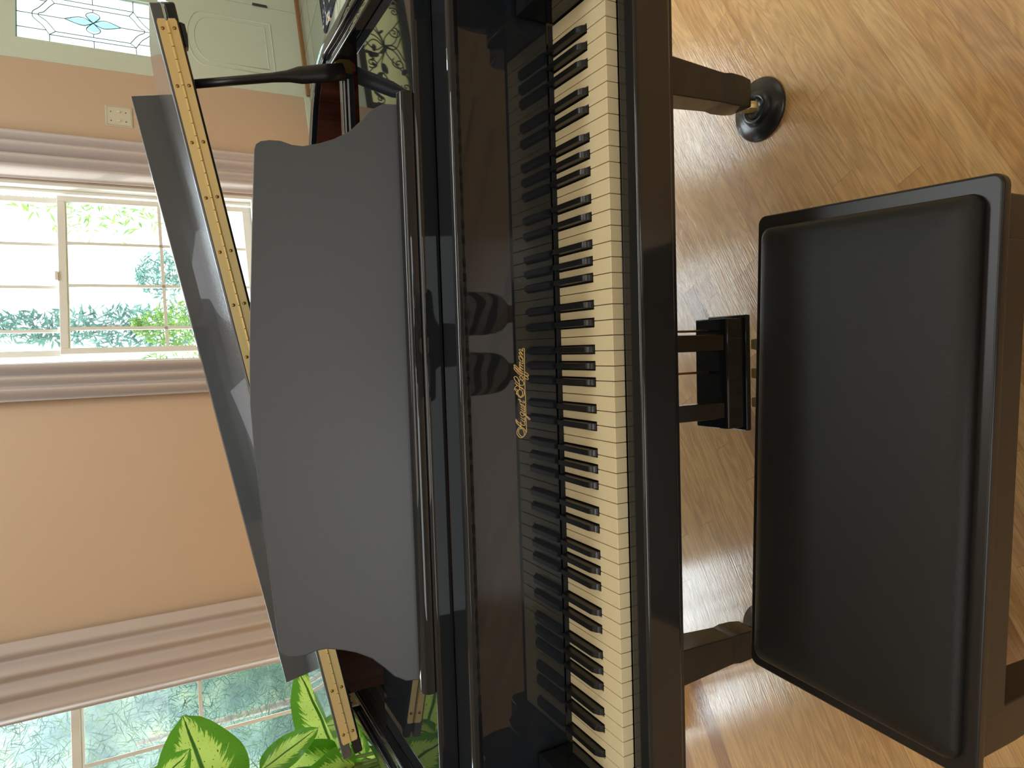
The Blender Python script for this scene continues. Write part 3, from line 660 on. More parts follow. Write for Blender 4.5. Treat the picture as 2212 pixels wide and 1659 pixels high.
# gold script on the fallboard
LOGO= [[(784,8014),(773,7999),(736,7999),(632,8001),(424,8006),(216,8007),(7,8010),(16,8006),(-141,8005),(-351,8006),(-535,8004),(-608,8005),(-628,8016)],[(784,8014),(769,8035),(735,8027),(751,8050),(770,8082),(755,8095),(717,8058),(672,8029),(702,8064),(719,8099),(692,8091),(650,8054),(607,8029),(581,8033),(572,8069),(615,8100),(657,8102),(640,8066),(607,8032)],[(581,8033),(529,8029),(536,8058),(560,8093),(537,8096),(505,8065),(483,8030),(505,8071),(517,8100),(485,8089),(430,8029),(458,8073),(475,8102),(449,8094),(411,8063)],[(389,8031),(434,8103),(509,8177),(515,8197),(495,8198),(446,8150),(386,8075),(341,8006),(317,7947),(327,7934),(354,7951),(393,8004)],[(348,8047),(398,8122),(436,8156),(476,8187),(466,8201),(432,8189),(367,8123),(311,8036),(263,7961),(270,7939),(297,7953),(341,8006)],[(302,8066),(279,8032),(254,8041),(266,8074),(298,8099),(324,8098),(323,8066)],[(237,8128),(274,8127),(317,8166),(319,8201),(293,8205),(234,8169),(179,8106),(168,8053),(180,8029),(222,8034),(260,8068)],[(267,8097),(242,8113),(195,8112),(91,8110)],[(225,8193),(188,8171),(153,8113),(113,8049),(60,8025),(8,8026)],[(212,8188),(179,8162),(143,8105),(100,8050)],[(193,8165),(162,8169),(147,8190),(122,8203),(102,8215)],[(122,8203),(84,8181),(75,8154),(98,8154),(121,8188)],[(97,8133),(103,8103),(78,8069),(35,8054),(-11,8057),(4,8065),(-23,8096),(19,8136),(61,8146),(57,8149),(97,8133)],[(73,8169),(22,8174),(52,8167),(9,8148),(-30,8108),(-22,8060),(12,8026),(64,8018),(49,8025)],[(-56,8112),(-92,8110),(-118,8114)],[(-53,8147),(-102,8081),(-129,8034),(-108,8028),(-85,8057)],[(-54,8138),(-108,8075)],[(-131,8115),(-152,8071),(-181,8030),(-197,8028),(-187,8060),(-139,8106)],[(-181,8104),(-221,8061),(-234,8029),(-202,8031)],[(-223,8106),(-263,8057),(-280,8034),(-239,8028)],[(-265,8104),(-301,8111),(-334,8089),(-340,8048),(-327,8041),(-294,8064),(-270,8099)],[(-265,8099),(-317,8041),(-373,7983),(-413,7949),(-409,7930),(-393,7939),(-329,8017),(-290,8040)],[(-353,8108),(-388,8067),(-401,8032),(-365,8031)],[(-395,8106),(-430,8063),(-443,8031),(-402,8026)],[(-383,8203),(-444,8152),(-474,8106),(-498,8071),(-501,8036),(-485,8028),(-448,8040)],[(-383,8203),(-446,8188),(-509,8131),(-545,8067),(-591,8027),(-638,8021),(-678,8054),(-705,8102),(-691,8143),(-640,8182),(-588,8184),(-538,8156),(-520,8120)],[(-409,8198),(-463,8171),(-509,8119),(-557,8055),(-596,8030)],[(-560,8106),(-545,8129),(-580,8156),(-627,8152),(-672,8119),(-691,8078),(-667,8050),(-620,8052),(-566,8074),(-545,8103)],[(-432,8108),(-490,8107),(-563,8106)]]
lg = MB()
for st_ in LOGO:
    pts = smooth_path([(a / 1e4, b / 1e4) for a, b in st_], 4) if len(st_) > 2 else [(a / 1e4, b / 1e4) for a, b in st_]
    w = 0.00052; n = len(pts); vs = []
    for i, p_ in enumerate(pts):
        a = Vector(pts[max(i - 1, 0)]); b = Vector(pts[min(i + 1, n - 1)]); t = (b - a); t = t.normalized() if t.length > 1e-9 else Vector((1, 0)); q = Vector((t.y, -t.x)) * w; c = Vector(p_)
        for s in (1, -1): vs.append((c.x + q.x * s, 0.15195 + (c.y - .80) * -0.008, c.y + q.y * s))
        for s in (1, -1): vs.append((c.x + q.x * s, 0.1530, c.y + q.y * s))
    fs = []
    for i in range(n - 1):
        k = 4 * i; fs += [(k, k + 4, k + 5, k + 1), (k, k + 2, k + 6, k + 4), (k + 1, k + 5, k + 7, k + 3)]
    lg.add(vs, fs)
sub(fbo, lg, 'gold_lettering', gold_leaf)['label'] = 'gold script lettering August Hoffman'
# shelf that carries the desk
sh = [(0.208, 0.922), (0.208, 0.951), (0.212, 0.955), (0.525, 0.955), (0.525, 0.922)]
PI.part(MB().prism(sh, -0.700, 0.700, lambda p, q, h: (h, p, q)), 'desk_shelf', gloss, bevel=0.0015)
# music desk
half = [(0.4885, 0.0), (0.4885, 0.030), (0.478, 0.050), (0.460, 0.067), (0.443, 0.086), (0.4305, 0.111), (0.4235, 0.134), (0.4185, 0.160), (0.4205, 0.178), (0.4265, 0.195), (0.4275, 0.212), (0.4255, 0.226), (0.4205, 0.2335), (0.412, 0.2370), (0.34, 0.2425), (0.28, 0.2470), (0.20, 0.2525), (0.132, 0.2575), (0.06, 0.2615), (0.0, 0.2635)]
th = math.radians(19)
def desk_pt(x, s, d): return (x, 0.255 + s * math.sin(th) + d * math.cos(th), 0.962 + s * math.cos(th) - d * math.sin(th))
outl = half + [(-x, s) for x, s in half[-2::-1]]
desk = PI.part(MB().prism(outl, 0.0, 0.014, lambda p, q, h: desk_pt(p, q, h)), 'music_desk', satin, bevel=0.0025, seg=3)
rail = [(0.2145, 0.9555), (0.2145, 0.966), (0.2175, 0.9725), (0.224, 0.976), (0.236, 0.9765), (0.2415, 0.972), (0.243, 0.967), (0.256, 0.965), (0.285, 0.963), (0.285, 0.9555)]
sub(desk, MB().prism(rail, -0.497, 0.497, lambda p, q, h: (h, p, q)), 'desk_ledge', gloss, bevel=0.0015)
for s in (-1, 1):
    sub(desk, MB().box(s * .45 - .01, s * .45 + .01, 0.285, 0.50, 0.9555, 0.963), 'desk_slide', gloss)
    sub(desk, MB().tube([(s * 0.40, 0.47, 0.967), (s * 0.40, desk_pt(0, .16, .014)[1], desk_pt(0, .16, .014)[2])], 0.004, 6), 'desk_strut', brass_dull)
# keys
KW = 0.02356
def white_key(i):
    x1 = 0.6125 - i * KW - 0.0005; x0 = 0.6125 - (i + 1) * KW + 0.0005
    has_r = i > 0 and i % 7 not in (1, 5); has_l = (i + 1) % 7 not in (1, 5) and i < 51
    yb, yt = 0.0485, 0.1482
    def bx(n):    # half cut-outs beside the sharp on boundary n
        off = {2: 0.0025, 4: -0.0025, 6: 0.0022, 0: -0.0022}.get(n % 7, 0.0); return 0.6125 - n * KW + off
    xr = bx(i) - 0.0075 if has_r else x1; xl = bx(i + 1) + 0.0075 if has_l else x0
    pts = [(x0, 0.0), (x1, 0.0), (x1, yb if has_r else yt)] + ([(xr, yb), (xr, yt)] if has_r else [])
    pts += [(xl, yt), (xl, yb), (x0, yb)] if has_l else [(x0, yt)]
    PI.part(MB().prism(pts, 0.709, 0.73, lambda p, q, h: (p, q, h)), 'white_key', ivory, bevel=0.0009, seg=2)
def black_key(n):
    off = {2: 0.0025, 4: -0.0025, 6: 0.0022, 0: -0.0022}.get(n % 7, 0.0); c = 0.6125 - n * KW + off
    rows = [(0.0500, 0.0060, 0.7255, 0.0060), (0.0505, 0.0058, 0.7335, 0.0050), (0.0545, 0.0057, 0.7385, 0.0047), (0.0625, 0.0057, 0.7425, 0.0045), (0.1480, 0.0057, 0.7425, 0.0045)]
    vs = []
    for y, wb, zt, wt in rows: vs += [(c - wb, y, 0.7215), (c + wb, y, 0.7215), (c + wt, y, zt), (c - wt, y, zt)]
    fs = [(0, 1, 2, 3), (16, 19, 18, 17)]
    for r_ in range(4):
        for k in range(4): fs.append((r_ * 4 + k, r_ * 4 + (k + 1) % 4, r_ * 4 + 4 + (k + 1) % 4, r_ * 4 + 4 + k))
    PI.part(MB().add(vs, fs), 'black_key', ebony, bevel=0.0008, seg=2)
for i in range(52): white_key(i)
for n in range(1, 52):
    if n % 7 not in (1, 5): black_key(n)
# lid: main board, folded flap with its lip, continuous hinge
HB = Vector((-0.7339, 0.55, 1.0243)); HT = (Vector((0.6918, 0.55, 1.2941)) - HB).normalized(); HN = Vector((-HT.z, 0, HT.x))
def lp(u, d, n): v = HB + HT * u + HN * n; return (v.x, v.y + d, v.z)
lid_out = [(-0.03, 0.0)] + [((x + 0.757) / HT.x - 0.03, y - 0.55 + (0.01 if y > .7 else 0)) for x, y in offset_path(body_path, -0.008) if y > 0.60] + [(1.478, 0.0)]
lid = PI.part(MB().prism(lid_out, -0.0215, -0.0025, lambda p, q, h: lp(p, q, h)), 'lid', gloss, bevel=0.004, seg=3)
flp = [(-0.03, 0.0), (-0.03, 0.27), (0.06, 0.285), (1.40, 0.285), (1.44, 0.265), (1.465, 0.23), (1.478, 0.18), (1.478, 0.0)]
flap = PI.part(MB().prism(flp, 0.0025, 0.0215, lambda p, q, h: lp(p, q, h)), 'lid_flap', dusty_glare, bevel=0.003, seg=3)
sub(flap, MB().prism([(0.272, 0.0), (0.272, 0.074), (0.290, 0.074), (0.290, 0.0)], 0.048, 1.409, lambda p, q, h: lp(h, p, q)), 'flap_lip', dusty_glare, bevel=0.002)
def hinge_leaf(n0, n1):
    return [(p, q) for p, q in ((0.008, n0), (1.444, n0), (1.449, n0 + .002), (1.449, n1 - .002), (1.444, n1), (0.008, n1), (0.003, n1 - .002), (0.003, n0 + .002))]
hg = MB(); hg.prism(hinge_leaf(-0.0165, -0.0012), -0.0022, 0.001, lambda p, q, h: lp(p, h, q)); hg.prism(hinge_leaf(0.0012, 0.0165), -0.0022, 0.001, lambda p, q, h: lp(p, h, q))
hinge = PI.part(hg, 'piano_hinge', brass)
kn = MB(); L_ = 0.0225; k = 0
while 0.005 + (k + 1) * L_ < 1.447:
    a = 0.005 + k * L_; kn.tube([lp(a, -0.0028, 0), lp(a + L_ - 0.0012, -0.0028, 0)], 0.0030, 8); k += 1
sub(hinge, kn, 'hinge_knuckle', brass, smooth=False)
for k in range(15):
    u = 1.432 - k * 0.1005
    for n_ in (-0.0098, 0.0098):
        s_ = MB(); c_ = lp(u, -0.0024, n_)
        M_ = Matrix.Rotation(math.radians(90), 3, 'X')
        s_.lathe([(0.0032, 0.0), (0.0032, 0.0006), (0.0018, 0.0013), (0.0, 0.0015)], c_, 10, M_)
        sub(hinge, s_, 'hinge_screw', brass_dull, smooth=True)
PI.part(MB().prism([(1.400, -0.0215), (1.400, -0.026), (1.420, -0.029), (1.440, -0.029), (1.444, -0.0215)], 0.0, 0.02, lambda p, q, h: lp(p, h, q)), 'lid_buffer', gloss)
# strap hinge plate on the spine
x_ = -0.7205
sp_ = PI.part(MB().prism([(0.665, 1.002), (0.665, 0.955), (0.675, 0.945), (0.715, 0.945), (0.722, 0.955), (0.722, 1.002)], x_, x_ + 0.004, lambda p, q, h: (h, p, q)), 'strap_hinge', brass)
for (y, z) in ((0.678, 0.988), (0.709, 0.985), (0.694, 0.958)):
    sub(sp_, MB().lathe([(0.004, 0), (0.003, 0.0012), (0, 0.0015)], (x_ + .004, y, z), 10, Matrix.Rotation(math.radians(90), 3, 'Y')), 'hinge_screw', brass_dull)
# prop stick, its bracket, and the long prop folded down
top = Vector((0.596, 0.60, 1.262)); bot = Vector((0.668, 0.60, 0.962)); ax = (bot - top).normalized()
def pr(f): return top + (bot - top) * f
prop = MB(); sx = Vector((1, 0, 0.22)).normalized(); rows = []
for f, w, d in ((0, .0085, .0085), (0.3, .009, .009), (0.52, .0095, .009), (0.62, .012, .0085), (0.70, .0175, .008), (0.85, .0185, .008), (1.0, .018, .008)):
    c = pr(f); rows.append([c + sx * w * math.cos(t) + Vector((0, d, 0)) * math.sin(t) for t in [k * math.pi / 6 for k in range(12)]])
vs = [v for r_ in rows for v in r_]; fs = [(i * 12 + k, i * 12 + (k + 1) % 12, i * 12 + 12 + (k + 1) % 12, i * 12 + 12 + k) for i in range(len(rows) - 1) for k in range(12)] + [tuple(range(12)), tuple(range(72, 84))]
PI.part(prop.add(vs, fs), 'lid_prop', black_paint, smooth=True)
br = [(0.655, 0.962), (0.659, 0.972), (0.668, 0.978), (0.690, 0.977), (0.697, 0.968), (0.699, 0.950), (0.692, 0.938), (0.680, 0.936), (0.668, 0.944), (0.656, 0.950)]
bk = PI.part(MB().prism(br, 0.612, 0.616, lambda p, q, h: (p, h, q)), 'prop_bracket', brass_dull)
PI.part(MB().prism([(a * 1.0 + .002, b - .004) for a, b in br], 0.6165, 0.6195, lambda p, q, h: (p, h, q)), 'prop_felt', red_felt)
fp = PI.part(MB().box(0.02, 0.668, 0.604, 0.628, 0.940, 0.966), 'folded_prop', gloss, bevel=0.003)
sub(fp, MB().box(0.02, 0.655, 0.6025, 0.6045, 0.9605, 0.9635).box(0.02, 0.655, 0.6025, 0.6045, 0.9520, 0.9555), 'reflection_stripes', mat('bright_strip', srgb(190, 188, 182), rough=0.35, metal=0.4))  # pale strips stand in for light reflecting along the bar
PI.part(MB().box(-0.70, 0.70, 0.63, 0.66, 0.875, 0.90), 'damper_rail', black_paint)
# legs
def leg(cx, cy, w=0.092):
    mb = MB(); rows = [(0.63, w * .60), (0.585, w * .60), (0.58, w * .54), (0.33, w * .46), (0.17, w * .375), (0.155, w * .37), (0.135, w * .395), (0.10, w * .385), (0.070, w * .345)]
    vs = []
    for z, h in rows: vs += [(cx - h, cy - h, z), (cx + h, cy - h, z), (cx + h, cy + h, z), (cx - h, cy + h, z)]
    fs = [(0, 1, 2, 3), tuple(4 * (len(rows) - 1) + k for k in (3, 2, 1, 0))]
    for i in range(len(rows) - 1):
        for k in range(4): fs.append((i * 4 + k, i * 4 + (k + 1) % 4, i * 4 + 4 + (k + 1) % 4, i * 4 + 4 + k))
    o = PI.part(mb.add(vs, fs), 'leg', gloss_brown, bevel=0.003)
    c = MB(); M_ = Matrix.Rotation(math.radians(90), 3, 'Y')
    c.lathe([(0.012, -0.008), (0.020, -0.008), (0.0215, 0), (0.020, 0.008), (0.012, 0.008)], (cx - .018, cy, 0.0425), 20, M_)
    c.tube([(cx, cy, 0.075), (cx - .004, cy, 0.055)], 0.012, 12); c.box(cx - .030, cx - .004, cy - .013, cy + .013, 0.058, 0.066)
    sub(o, c, 'caster', brass, smooth=False)
leg(0.660, 0.362); leg(-0.660, 0.362); leg(-0.28, 1.22)
# pedal lyre
ly = MB()
for x in (0.0765, -0.085):
    ly.prism([(x - .0195, 0.59), (x + .0195, 0.59), (x + .0195, 0.14), (x - .0195, 0.14)], 0.352, 0.378, lambda p, q, h: (p, h, q))
lyre = PI.part(ly, 'pedal_lyre', gloss_brown, bevel=0.003)
sub(lyre, MB().prism([(0.345, 0.085), (0.345, 0.143), (0.352, 0.149), (0.366, 0.152), (0.44, 0.152), (0.452, 0.143), (0.455, 0.085)], -0.130, 0.134, lambda p, q, h: (h, p, q)), 'lyre_box', gloss, bevel=0.003)
sub(lyre, MB().box(-0.138, 0.142, 0.338, 0.462, 0.075, 0.092), 'lyre_base', gloss, bevel=0.003)
sub(lyre, MB().box(-0.11, 0.11, 0.34, 0.40, 0.575, 0.59), 'lyre_top', black_paint)
for x in (0.104, 0.004, -0.085):
    sub(lyre, MB().tube([(x, 0.40, 0.585), (x + .002, 0.40, 0.15)], 0.0028, 8), 'pedal_rod', brass_dull)
for x in (0.07, 0.0, -0.07):
    sub(lyre, MB().prism([(x - .012, 0.345), (x + .012, 0.345), (x + .02, 0.27), (x + .014, 0.245), (x - .014, 0.245), (x - .02, 0.27)], 0.058, 0.068, lambda p, q, h: (p, q, h)), 'pedal', brass, bevel=0.002)
# caster cups
for k, (x, y, lab) in enumerate(((0.642, 0.365, 'dark round caster cup under the right front piano leg, near the bench corner'), (-0.668, 0.365, 'dark round caster cup under the left front piano leg, mostly hidden by the bench'), (-0.298, 1.22, 'dark round caster cup under the back piano leg'))):
    c = MB().lathe([(0.0745, 0.0), (0.0755, 0.004), (0.073, 0.009), (0.045, 0.018), (0.0375, 0.019), (0.036, 0.023), (0.030, 0.0245), (0.0245, 0.021), (0.0245, 0.016), (0.0, 0.016)], (x, y, 0.0005), 48)
    tag(c.build('caster_cup', mat('dark_cup_plastic', (0.02, 0.021, 0.022, 1), rough=0.26), smooth=True), lab, 'caster cup', 'caster cups under the piano legs')

# ------------------------------------------------------------------ bench
BN = Root('piano_bench', (-0.103, -0.211, 0), 'black piano bench with a padded black leather seat in front of the keyboard', 'bench')
RB = Matrix.Translation((-0.103, -0.211, 0)) @ Matrix.Rotation(math.radians(-2.2), 4, 'Z')
def bbox(mb, *a): return mb.box(*a, M=RB)
def rounded(hx, hy, r, n=6):
    pts = []
    for cx, cy, t0 in ((hx - r, hy - r, 0), (-hx + r, hy - r, 90), (-hx + r, -hy + r, 180), (hx - r, -hy + r, 270)):
        for k in range(n + 1): t = math.radians(t0 + 90 * k / n); pts.append((cx + r * math.cos(t), cy + r * math.sin(t)))
    return pts
fnb = lambda p, q, h: RB @ Vector((p, q, h))
BN.part(MB().prism(rounded(0.375, 0.181, 0.014), 0.452, 0.4695, fnb), 'seat_frame', bench_black, bevel=0.004, seg=3)
cu = MB(); rings = [(0.352, 0.161, 0.466), (0.354, 0.163, 0.4735), (0.3525, 0.1615, 0.481), (0.346, 0.155, 0.4875), (0.334, 0.143, 0.4915), (0.30, 0.11, 0.4945), (0.20, 0.055, 0.4965)]
vs = []; n_ = None
for hx, hy, z in rings:
    rr = rounded(hx, hy, 0.016); n_ = len(rr); vs += [fnb(p, q, z) for p, q in rr]
fs = [(i * n_ + k, i * n_ + (k + 1) % n_, (i + 1) * n_ + (k + 1) % n_, (i + 1) * n_ + k) for i in range(len(rings) - 1) for k in range(n_)] + [tuple(range((len(rings) - 1) * n_, len(rings) * n_))]
BN.part(cu.add(vs, fs), 'seat_cushion', leather, smooth=True)
BN.part(bbox(MB(), -0.30, 0.30, -0.178, -0.158, 0.405, 0.452), 'apron', bench_black, bevel=0.002)
BN.part(bbox(MB(), -0.30, 0.30, 0.150, 0.170, 0.405, 0.452), 'apron', bench_black, bevel=0.002)
for s in (-1, 1): BN.part(bbox(MB(), min(s * .335, s * .352), max(s * .335, s * .352), -0.13, 0.13, 0.405, 0.452), 'apron', bench_black, bevel=0.002)
for sx_ in (-1, 1):
    for sy_ in (-1, 1):
        mb = MB(); vs = []
        x, y = sx_ * 0.325, sy_ * 0.142
        for z, h in ((0.452, 0.030), (0.36, 0.030), (0.0, 0.021)): vs += [RB @ Vector((x - h, y - h, z)), RB @ Vector((x + h, y - h, z)), RB @ Vector((x + h, y + h, z)), RB @ Vector((x - h, y + h, z))]
        fs = [(0, 1, 2, 3), (11, 10, 9, 8)] + [(i * 4 + k, i * 4 + (k + 1) % 4, i * 4 + 4 + (k + 1) % 4, i * 4 + 4 + k) for i in range(2) for k in range(4)]
        BN.part(mb.add(vs, fs), 'leg', bench_black, bevel=0.003)

# ------------------------------------------------------------------ variegated plant
PX, PY = -1.22, 1.18
PL = Root('dumb_cane_plant', (PX, PY, 0), 'leafy variegated green houseplant standing left of the piano by the window', 'plant')
PL.part(MB().lathe([(0.12, 0.0), (0.15, 0.02), (0.19, 0.34), (0.20, 0.36), (0.185, 0.36), (0.175, 0.32), (0.0, 0.32)], (PX, PY, 0), 36), 'pot', mat('glazed_pot', srgb(120, 80, 60), rough=0.3), smooth=True)
PL.part(MB().lathe([(0.172, 0.320), (0.0, 0.335)], (PX, PY, 0), 24), 'soil', mulch)
def leafblade(base, tip, width, up, droop=0.05, fold=0.25, name='leaf'):
    base, tip, up = Vector(base), Vector(tip), Vector(up).normalized()
    d = tip - base; ln_ = d.length; dn = d.normalized(); side = dn.cross(up).normalized(); nrm = side.cross(dn).normalized()
    nl, nw = 14, 8; vs, uv = [], []
    for i in range(nl + 1):
        f = i / nl; w = width * 0.5 * (math.sin(math.pi * min(1, f ** 0.85)) ** 0.62) * (1 - 0.10 * f)
        if i == nl: w = 0.0005
        c = base + d * f - nrm * 0 + Vector((0, 0, -1)) * droop * (f * f - f) * -1 * ln_ * 4 * 0 + nrm * (droop * ln_ * 4 * f * (1 - f))
        for j in range(nw + 1):
            g = j / nw * 2 - 1
            vs.append(c + side * w * g + nrm * (fold * w * g * g + 0.004 * math.sin(f * 17 + g * 2)))
            uv.append((j / nw, f))
    fs = [(i * (nw + 1) + j, i * (nw + 1) + j + 1, (i + 1) * (nw + 1) + j + 1, (i + 1) * (nw + 1) + j) for i in range(nl) for j in range(nw)]
    o = MB().add(vs, fs).build(name, leaf_m, smooth=True, uv=uv); keep(o, PL.o)
    PL.part(MB().tube([base + dn * 0.02, base, base - dn * 0.06 + Vector((0, 0, -.06)), Vector((PX + (base.x - PX) * .3, PY + (base.y - PY) * .3, max(0.5, base.z - .35)))], [0.0035, 0.005, 0.006, 0.009], 7), 'leaf_stalk', stalk_m, smooth=True)
stalk_m = mat('leaf_stalk_green', srgb(110, 150, 80), rough=0.45)
V = Vector
CAMV = V((0.55, -0.8, 0.35))
LEAVES = [
 ((-1.148, 1.15, 1.2544), (-0.8725, 1.15, 1.3261), 0.239, (0.35, -0.93, 0.1)),
 ((-0.9597, 0.95, 1.4308), (-0.8789, 0.98, 1.316), 0.102, (0.3, -0.75, -0.6)),
 ((-1.1219, 1.15, 0.9263), (-0.8702, 1.25, 1.0095), 0.181, (0.45, -0.88, -0.15)),
 ((-1.0019, 1.0, 1.1587), (-0.9179, 0.98, 1.0071), 0.080, (0.6, -0.75, -0.1)),
 ((-1.0863, 1.05, 1.259), (-1.0019, 1.0, 1.1587), 0.072, (0.6, -0.75, -0.1)),
 ((-1.1125, 1.12, 0.9141), (-1.0824, 1.12, 1.1162), 0.167, (0.2, -0.95, 0.25)),
 ((-1.0802, 1.3, 0.8259), (-1.0874, 1.3, 0.9268), 0.072, (0.2, -0.95, 0.1)),
 ((-1.211, 1.25, 0.8154), (-1.1129, 1.35, 0.902), 0.145, (0.2, -0.95, 0.1)),
 ((-1.1304, 1.1, 0.8818), (-1.0851, 1.02, 1.0654), 0.160, (0.3, -0.9, 0.3)),
 ((-1.3215, 1.25, 0.7595), (-1.1645, 1.35, 0.7694), 0.174, (0.3, -0.9, 0.1)),
 ((-1.2367, 1.2, 1.3142), (-1.1283, 1.3, 1.4108), 0.217, (0.3, -0.9, 0.1)),
 ((-1.1617, 1.1, 1.0545), (-1.1641, 1.0, 1.1666), 0.189, (0.3, -0.7, 0.6)),
 ((-1.25, 1.15, 1.05), (-1.30, 1.00, 1.34), 0.203, (0.3, -0.9, 0.1)),
 ((-1.30, 1.22, 0.95), (-1.48, 1.10, 1.20), 0.203, (0.3, -0.9, 0.2)),
 ((-1.20, 1.05, 0.85), (-1.15, 0.80, 0.95), 0.174, (0.1, -0.4, 0.9)),
 ((-1.28, 1.10, 0.80), (-1.48, 0.95, 0.84), 0.174, (0.0, -0.4, 0.9)),
 ((-1.12, 1.00, 1.10), (-1.02, 0.92, 1.24), 0.189, (0.4, -0.9, 0.2)),
]
for b_, t_, w_, u_ in LEAVES: leafblade(b_, t_, w_, u_)
PL.part(MB().tube([(PX, PY, 0.33), (PX + .03, PY - .02, 0.7), (PX + .08, PY - .05, 1.0)], [0.016, 0.014, 0.008], 10).tube([(PX - .05, PY + .03, 0.33), (PX - .08, PY, 0.65), (PX - .08, PY - .02, 0.95)], [0.014, 0.012, 0.007], 10), 'stem', stalk_m, smooth=True)

# ------------------------------------------------------------------ the photographer, seen only as a reflection in the fallboard
def zebra():
    m = mat('zebra_print', (0.6, 0.6, 0.6, 1), rough=0.7); nt = m.node_tree; b = nt.nodes['Principled BSDF']
    tc = N(nt, 'TexCoord'); wv = N(nt, 'TexWave'); wv.bands_direction = 'Z'; wv.inputs['Scale'].default_value = 4.2; wv.inputs['Distortion'].default_value = 9.0; wv.inputs['Detail'].default_value = 1.5; wv.inputs['Detail Scale'].default_value = 1.3
    L(nt, tc.outputs['Object'], wv.inputs['Vector']); L(nt, ramp(nt, wv.outputs['Fac'], [(0.44, (0.01, 0.012, 0.016, 1)), (0.52, (0.72, 0.74, 0.78, 1))]), b.inputs['Base Color'])
    return m
def skin(name, verts, edges, radii, m, parent, sub=2):
    me = bpy.data.meshes.new(name); me.from_pydata(verts, edges, []); me.update(); me.materials.append(m)
    o = bpy.data.objects.new(name, me); COL.objects.link(o)
    bm = bmesh.new(); bm.from_mesh(me); ly_ = bm.verts.layers.skin.verify()
    for i, v in enumerate(bm.verts):
        v[ly_].radius = (radii[i], radii[i]) if not isinstance(radii[i], tuple) else radii[i]
        v[ly_].use_root = (i == 0)
    bm.to_mesh(me); bm.free()
    md = o.modifiers.new('skin', 'SKIN'); md.use_smooth_shade = True
    md = o.modifiers.new('sub', 'SUBSURF'); md.levels = sub; md.render_levels = sub
    keep(o, parent); return o
PX0, PY0 = 0.10, -1.16
PE = Root('person', (PX0, PY0, 0), 'person in zebra print trousers mirrored in the black panel above the keys', 'person')
skin_m = mat('skin', srgb(205, 160, 132), rough=0.5); hair_m = mat('brown_hair', srgb(60, 42, 32), rough=0.6)
V_, E_, R_ = [], [], []
def j(x, y, z, r, p=None):
    V_.append((PX0 + x, PY0 + y, z)); R_.append(r)
    if p is not None: E_.append((p, len(V_) - 1))
    return len(V_) - 1
pel = j(0, 0, 0.95, (0.15, 0.11)); wa = j(0, 0, 1.10, (0.125, 0.095), pel); ch = j(0, -0.01, 1.27, (0.15, 0.11), wa); cl = j(0, -0.02, 1.385, (0.11, 0.08), ch)
nk = j(0, -0.01, 1.46, 0.055, cl); jw = j(0, 0.035, 1.525, (0.058, 0.062), nk); he = j(0, 0.02, 1.60, (0.076, 0.092), jw); tp = j(0, 0.01, 1.67, (0.062, 0.078), he)
for s in (-1, 1):
    sh_ = j(s * 0.165, -0.02, 1.365, 0.052, cl); el = j(s * 0.235, 0.03, 1.13, 0.042, sh_); wr = j(s * 0.095, 0.215, 1.255, 0.026, el); pa = j(s * 0.062, 0.262, 1.285, (0.030, 0.017), wr)
    for k in range(4):
        dz = 0.030 - k * 0.020; f1 = j(s * 0.048, 0.292, 1.300 + dz, 0.0095, pa); f2 = j(s * 0.030, 0.300, 1.305 + dz, 0.0085, f1); j(s * (0.014 + 0.003 * k), 0.297, 1.308 + dz, 0.0075, f2)
    t1 = j(s * 0.055, 0.268, 1.325, 0.011, pa); j(s * 0.030, 0.272, 1.345, 0.009, t1)
    hp = j(s * 0.10, 0, 0.90, 0.085, pel); kn_ = j(s * 0.110, 0.035, 0.50, 0.056, hp); an = j(s * 0.110, 0.0, 0.10, 0.036, kn_); j(s * 0.115, 0.10, 0.045, 0.034, an)
skin('body', V_, E_, R_, skin_m, PE.o)
def own(pts, edges, rad, name, m): return skin(name, [(PX0 + a, PY0 + b, c) for a, b, c in pts], edges, rad, m, PE.o)
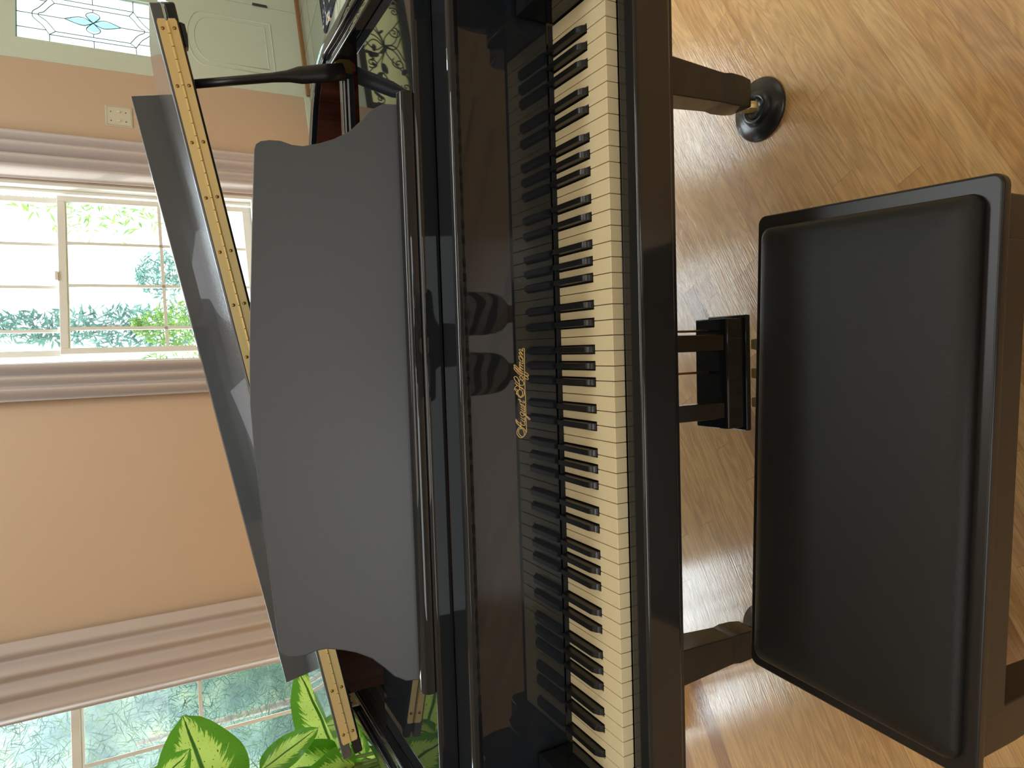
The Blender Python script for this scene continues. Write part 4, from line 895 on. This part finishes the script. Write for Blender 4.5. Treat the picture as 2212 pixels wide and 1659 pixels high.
own([(0, 0, 0.97), (0.105, 0, 0.86), (0.112, 0.03, 0.50), (0.112, 0.01, 0.12), (-0.105, 0, 0.86), (-0.112, 0.03, 0.50), (-0.112, 0.01, 0.12)], [(0, 1), (1, 2), (2, 3), (0, 4), (4, 5), (5, 6)], [(0.165, 0.125), 0.112, 0.092, 0.085, 0.112, 0.092, 0.085], 'trousers', zebra())
own([(0, 0, 1.02), (0, 0, 1.12), (0, -0.01, 1.27), (0, -0.02, 1.39), (0.17, -0.02, 1.37), (0.23, 0.02, 1.18), (-0.17, -0.02, 1.37), (-0.23, 0.02, 1.18)], [(0, 1), (1, 2), (2, 3), (3, 4), (4, 5), (3, 6), (6, 7)], [(0.165, 0.13), (0.14, 0.11), (0.165, 0.125), (0.125, 0.095), 0.066, 0.058, 0.066, 0.058], 'shirt', mat('dark_shirt', srgb(40, 44, 54), rough=0.8))
own([(0, -0.015, 1.60), (0, -0.02, 1.70), (0, -0.07, 1.56), (0, -0.085, 1.44)], [(0, 1), (0, 2), (2, 3)], [(0.088, 0.095), (0.07, 0.085), (0.075, 0.05), (0.07, 0.035)], 'hair', hair_m)
for s in (-1, 1):
    own([(s * 0.115, -0.03, 0.045), (s * 0.117, 0.05, 0.04), (s * 0.12, 0.13, 0.032)], [(0, 1), (1, 2)], [(0.042, 0.045), (0.046, 0.04), (0.04, 0.032)], 'shoe', mat('canvas_shoe', srgb(70, 70, 74), rough=0.8))
    PE.part(MB().lathe([(0.0, -0.012), (0.009, -0.008), (0.012, 0), (0.009, 0.008), (0, 0.012)], (PX0 + s * 0.032, PY0 + 0.104, 1.612), 12), 'eye', mat('eye', (0.5, 0.5, 0.5, 1), rough=0.2), smooth=True)
PE.part(MB().add([(PX0 - 0.012, PY0 + 0.108, 1.575), (PX0 + 0.012, PY0 + 0.108, 1.575), (PX0, PY0 + 0.132, 1.578), (PX0, PY0 + 0.104, 1.612)], [(0, 1, 2), (0, 2, 3), (1, 3, 2), (0, 3, 1)]), 'nose', skin_m, smooth=True)
PE.part(MB().tube([(PX0 - 0.022, PY0 + 0.098, 1.548), (PX0, PY0 + 0.106, 1.546), (PX0 + 0.022, PY0 + 0.098, 1.548)], 0.005, 8), 'mouth', mat('lips', srgb(170, 90, 84), rough=0.5), smooth=True)
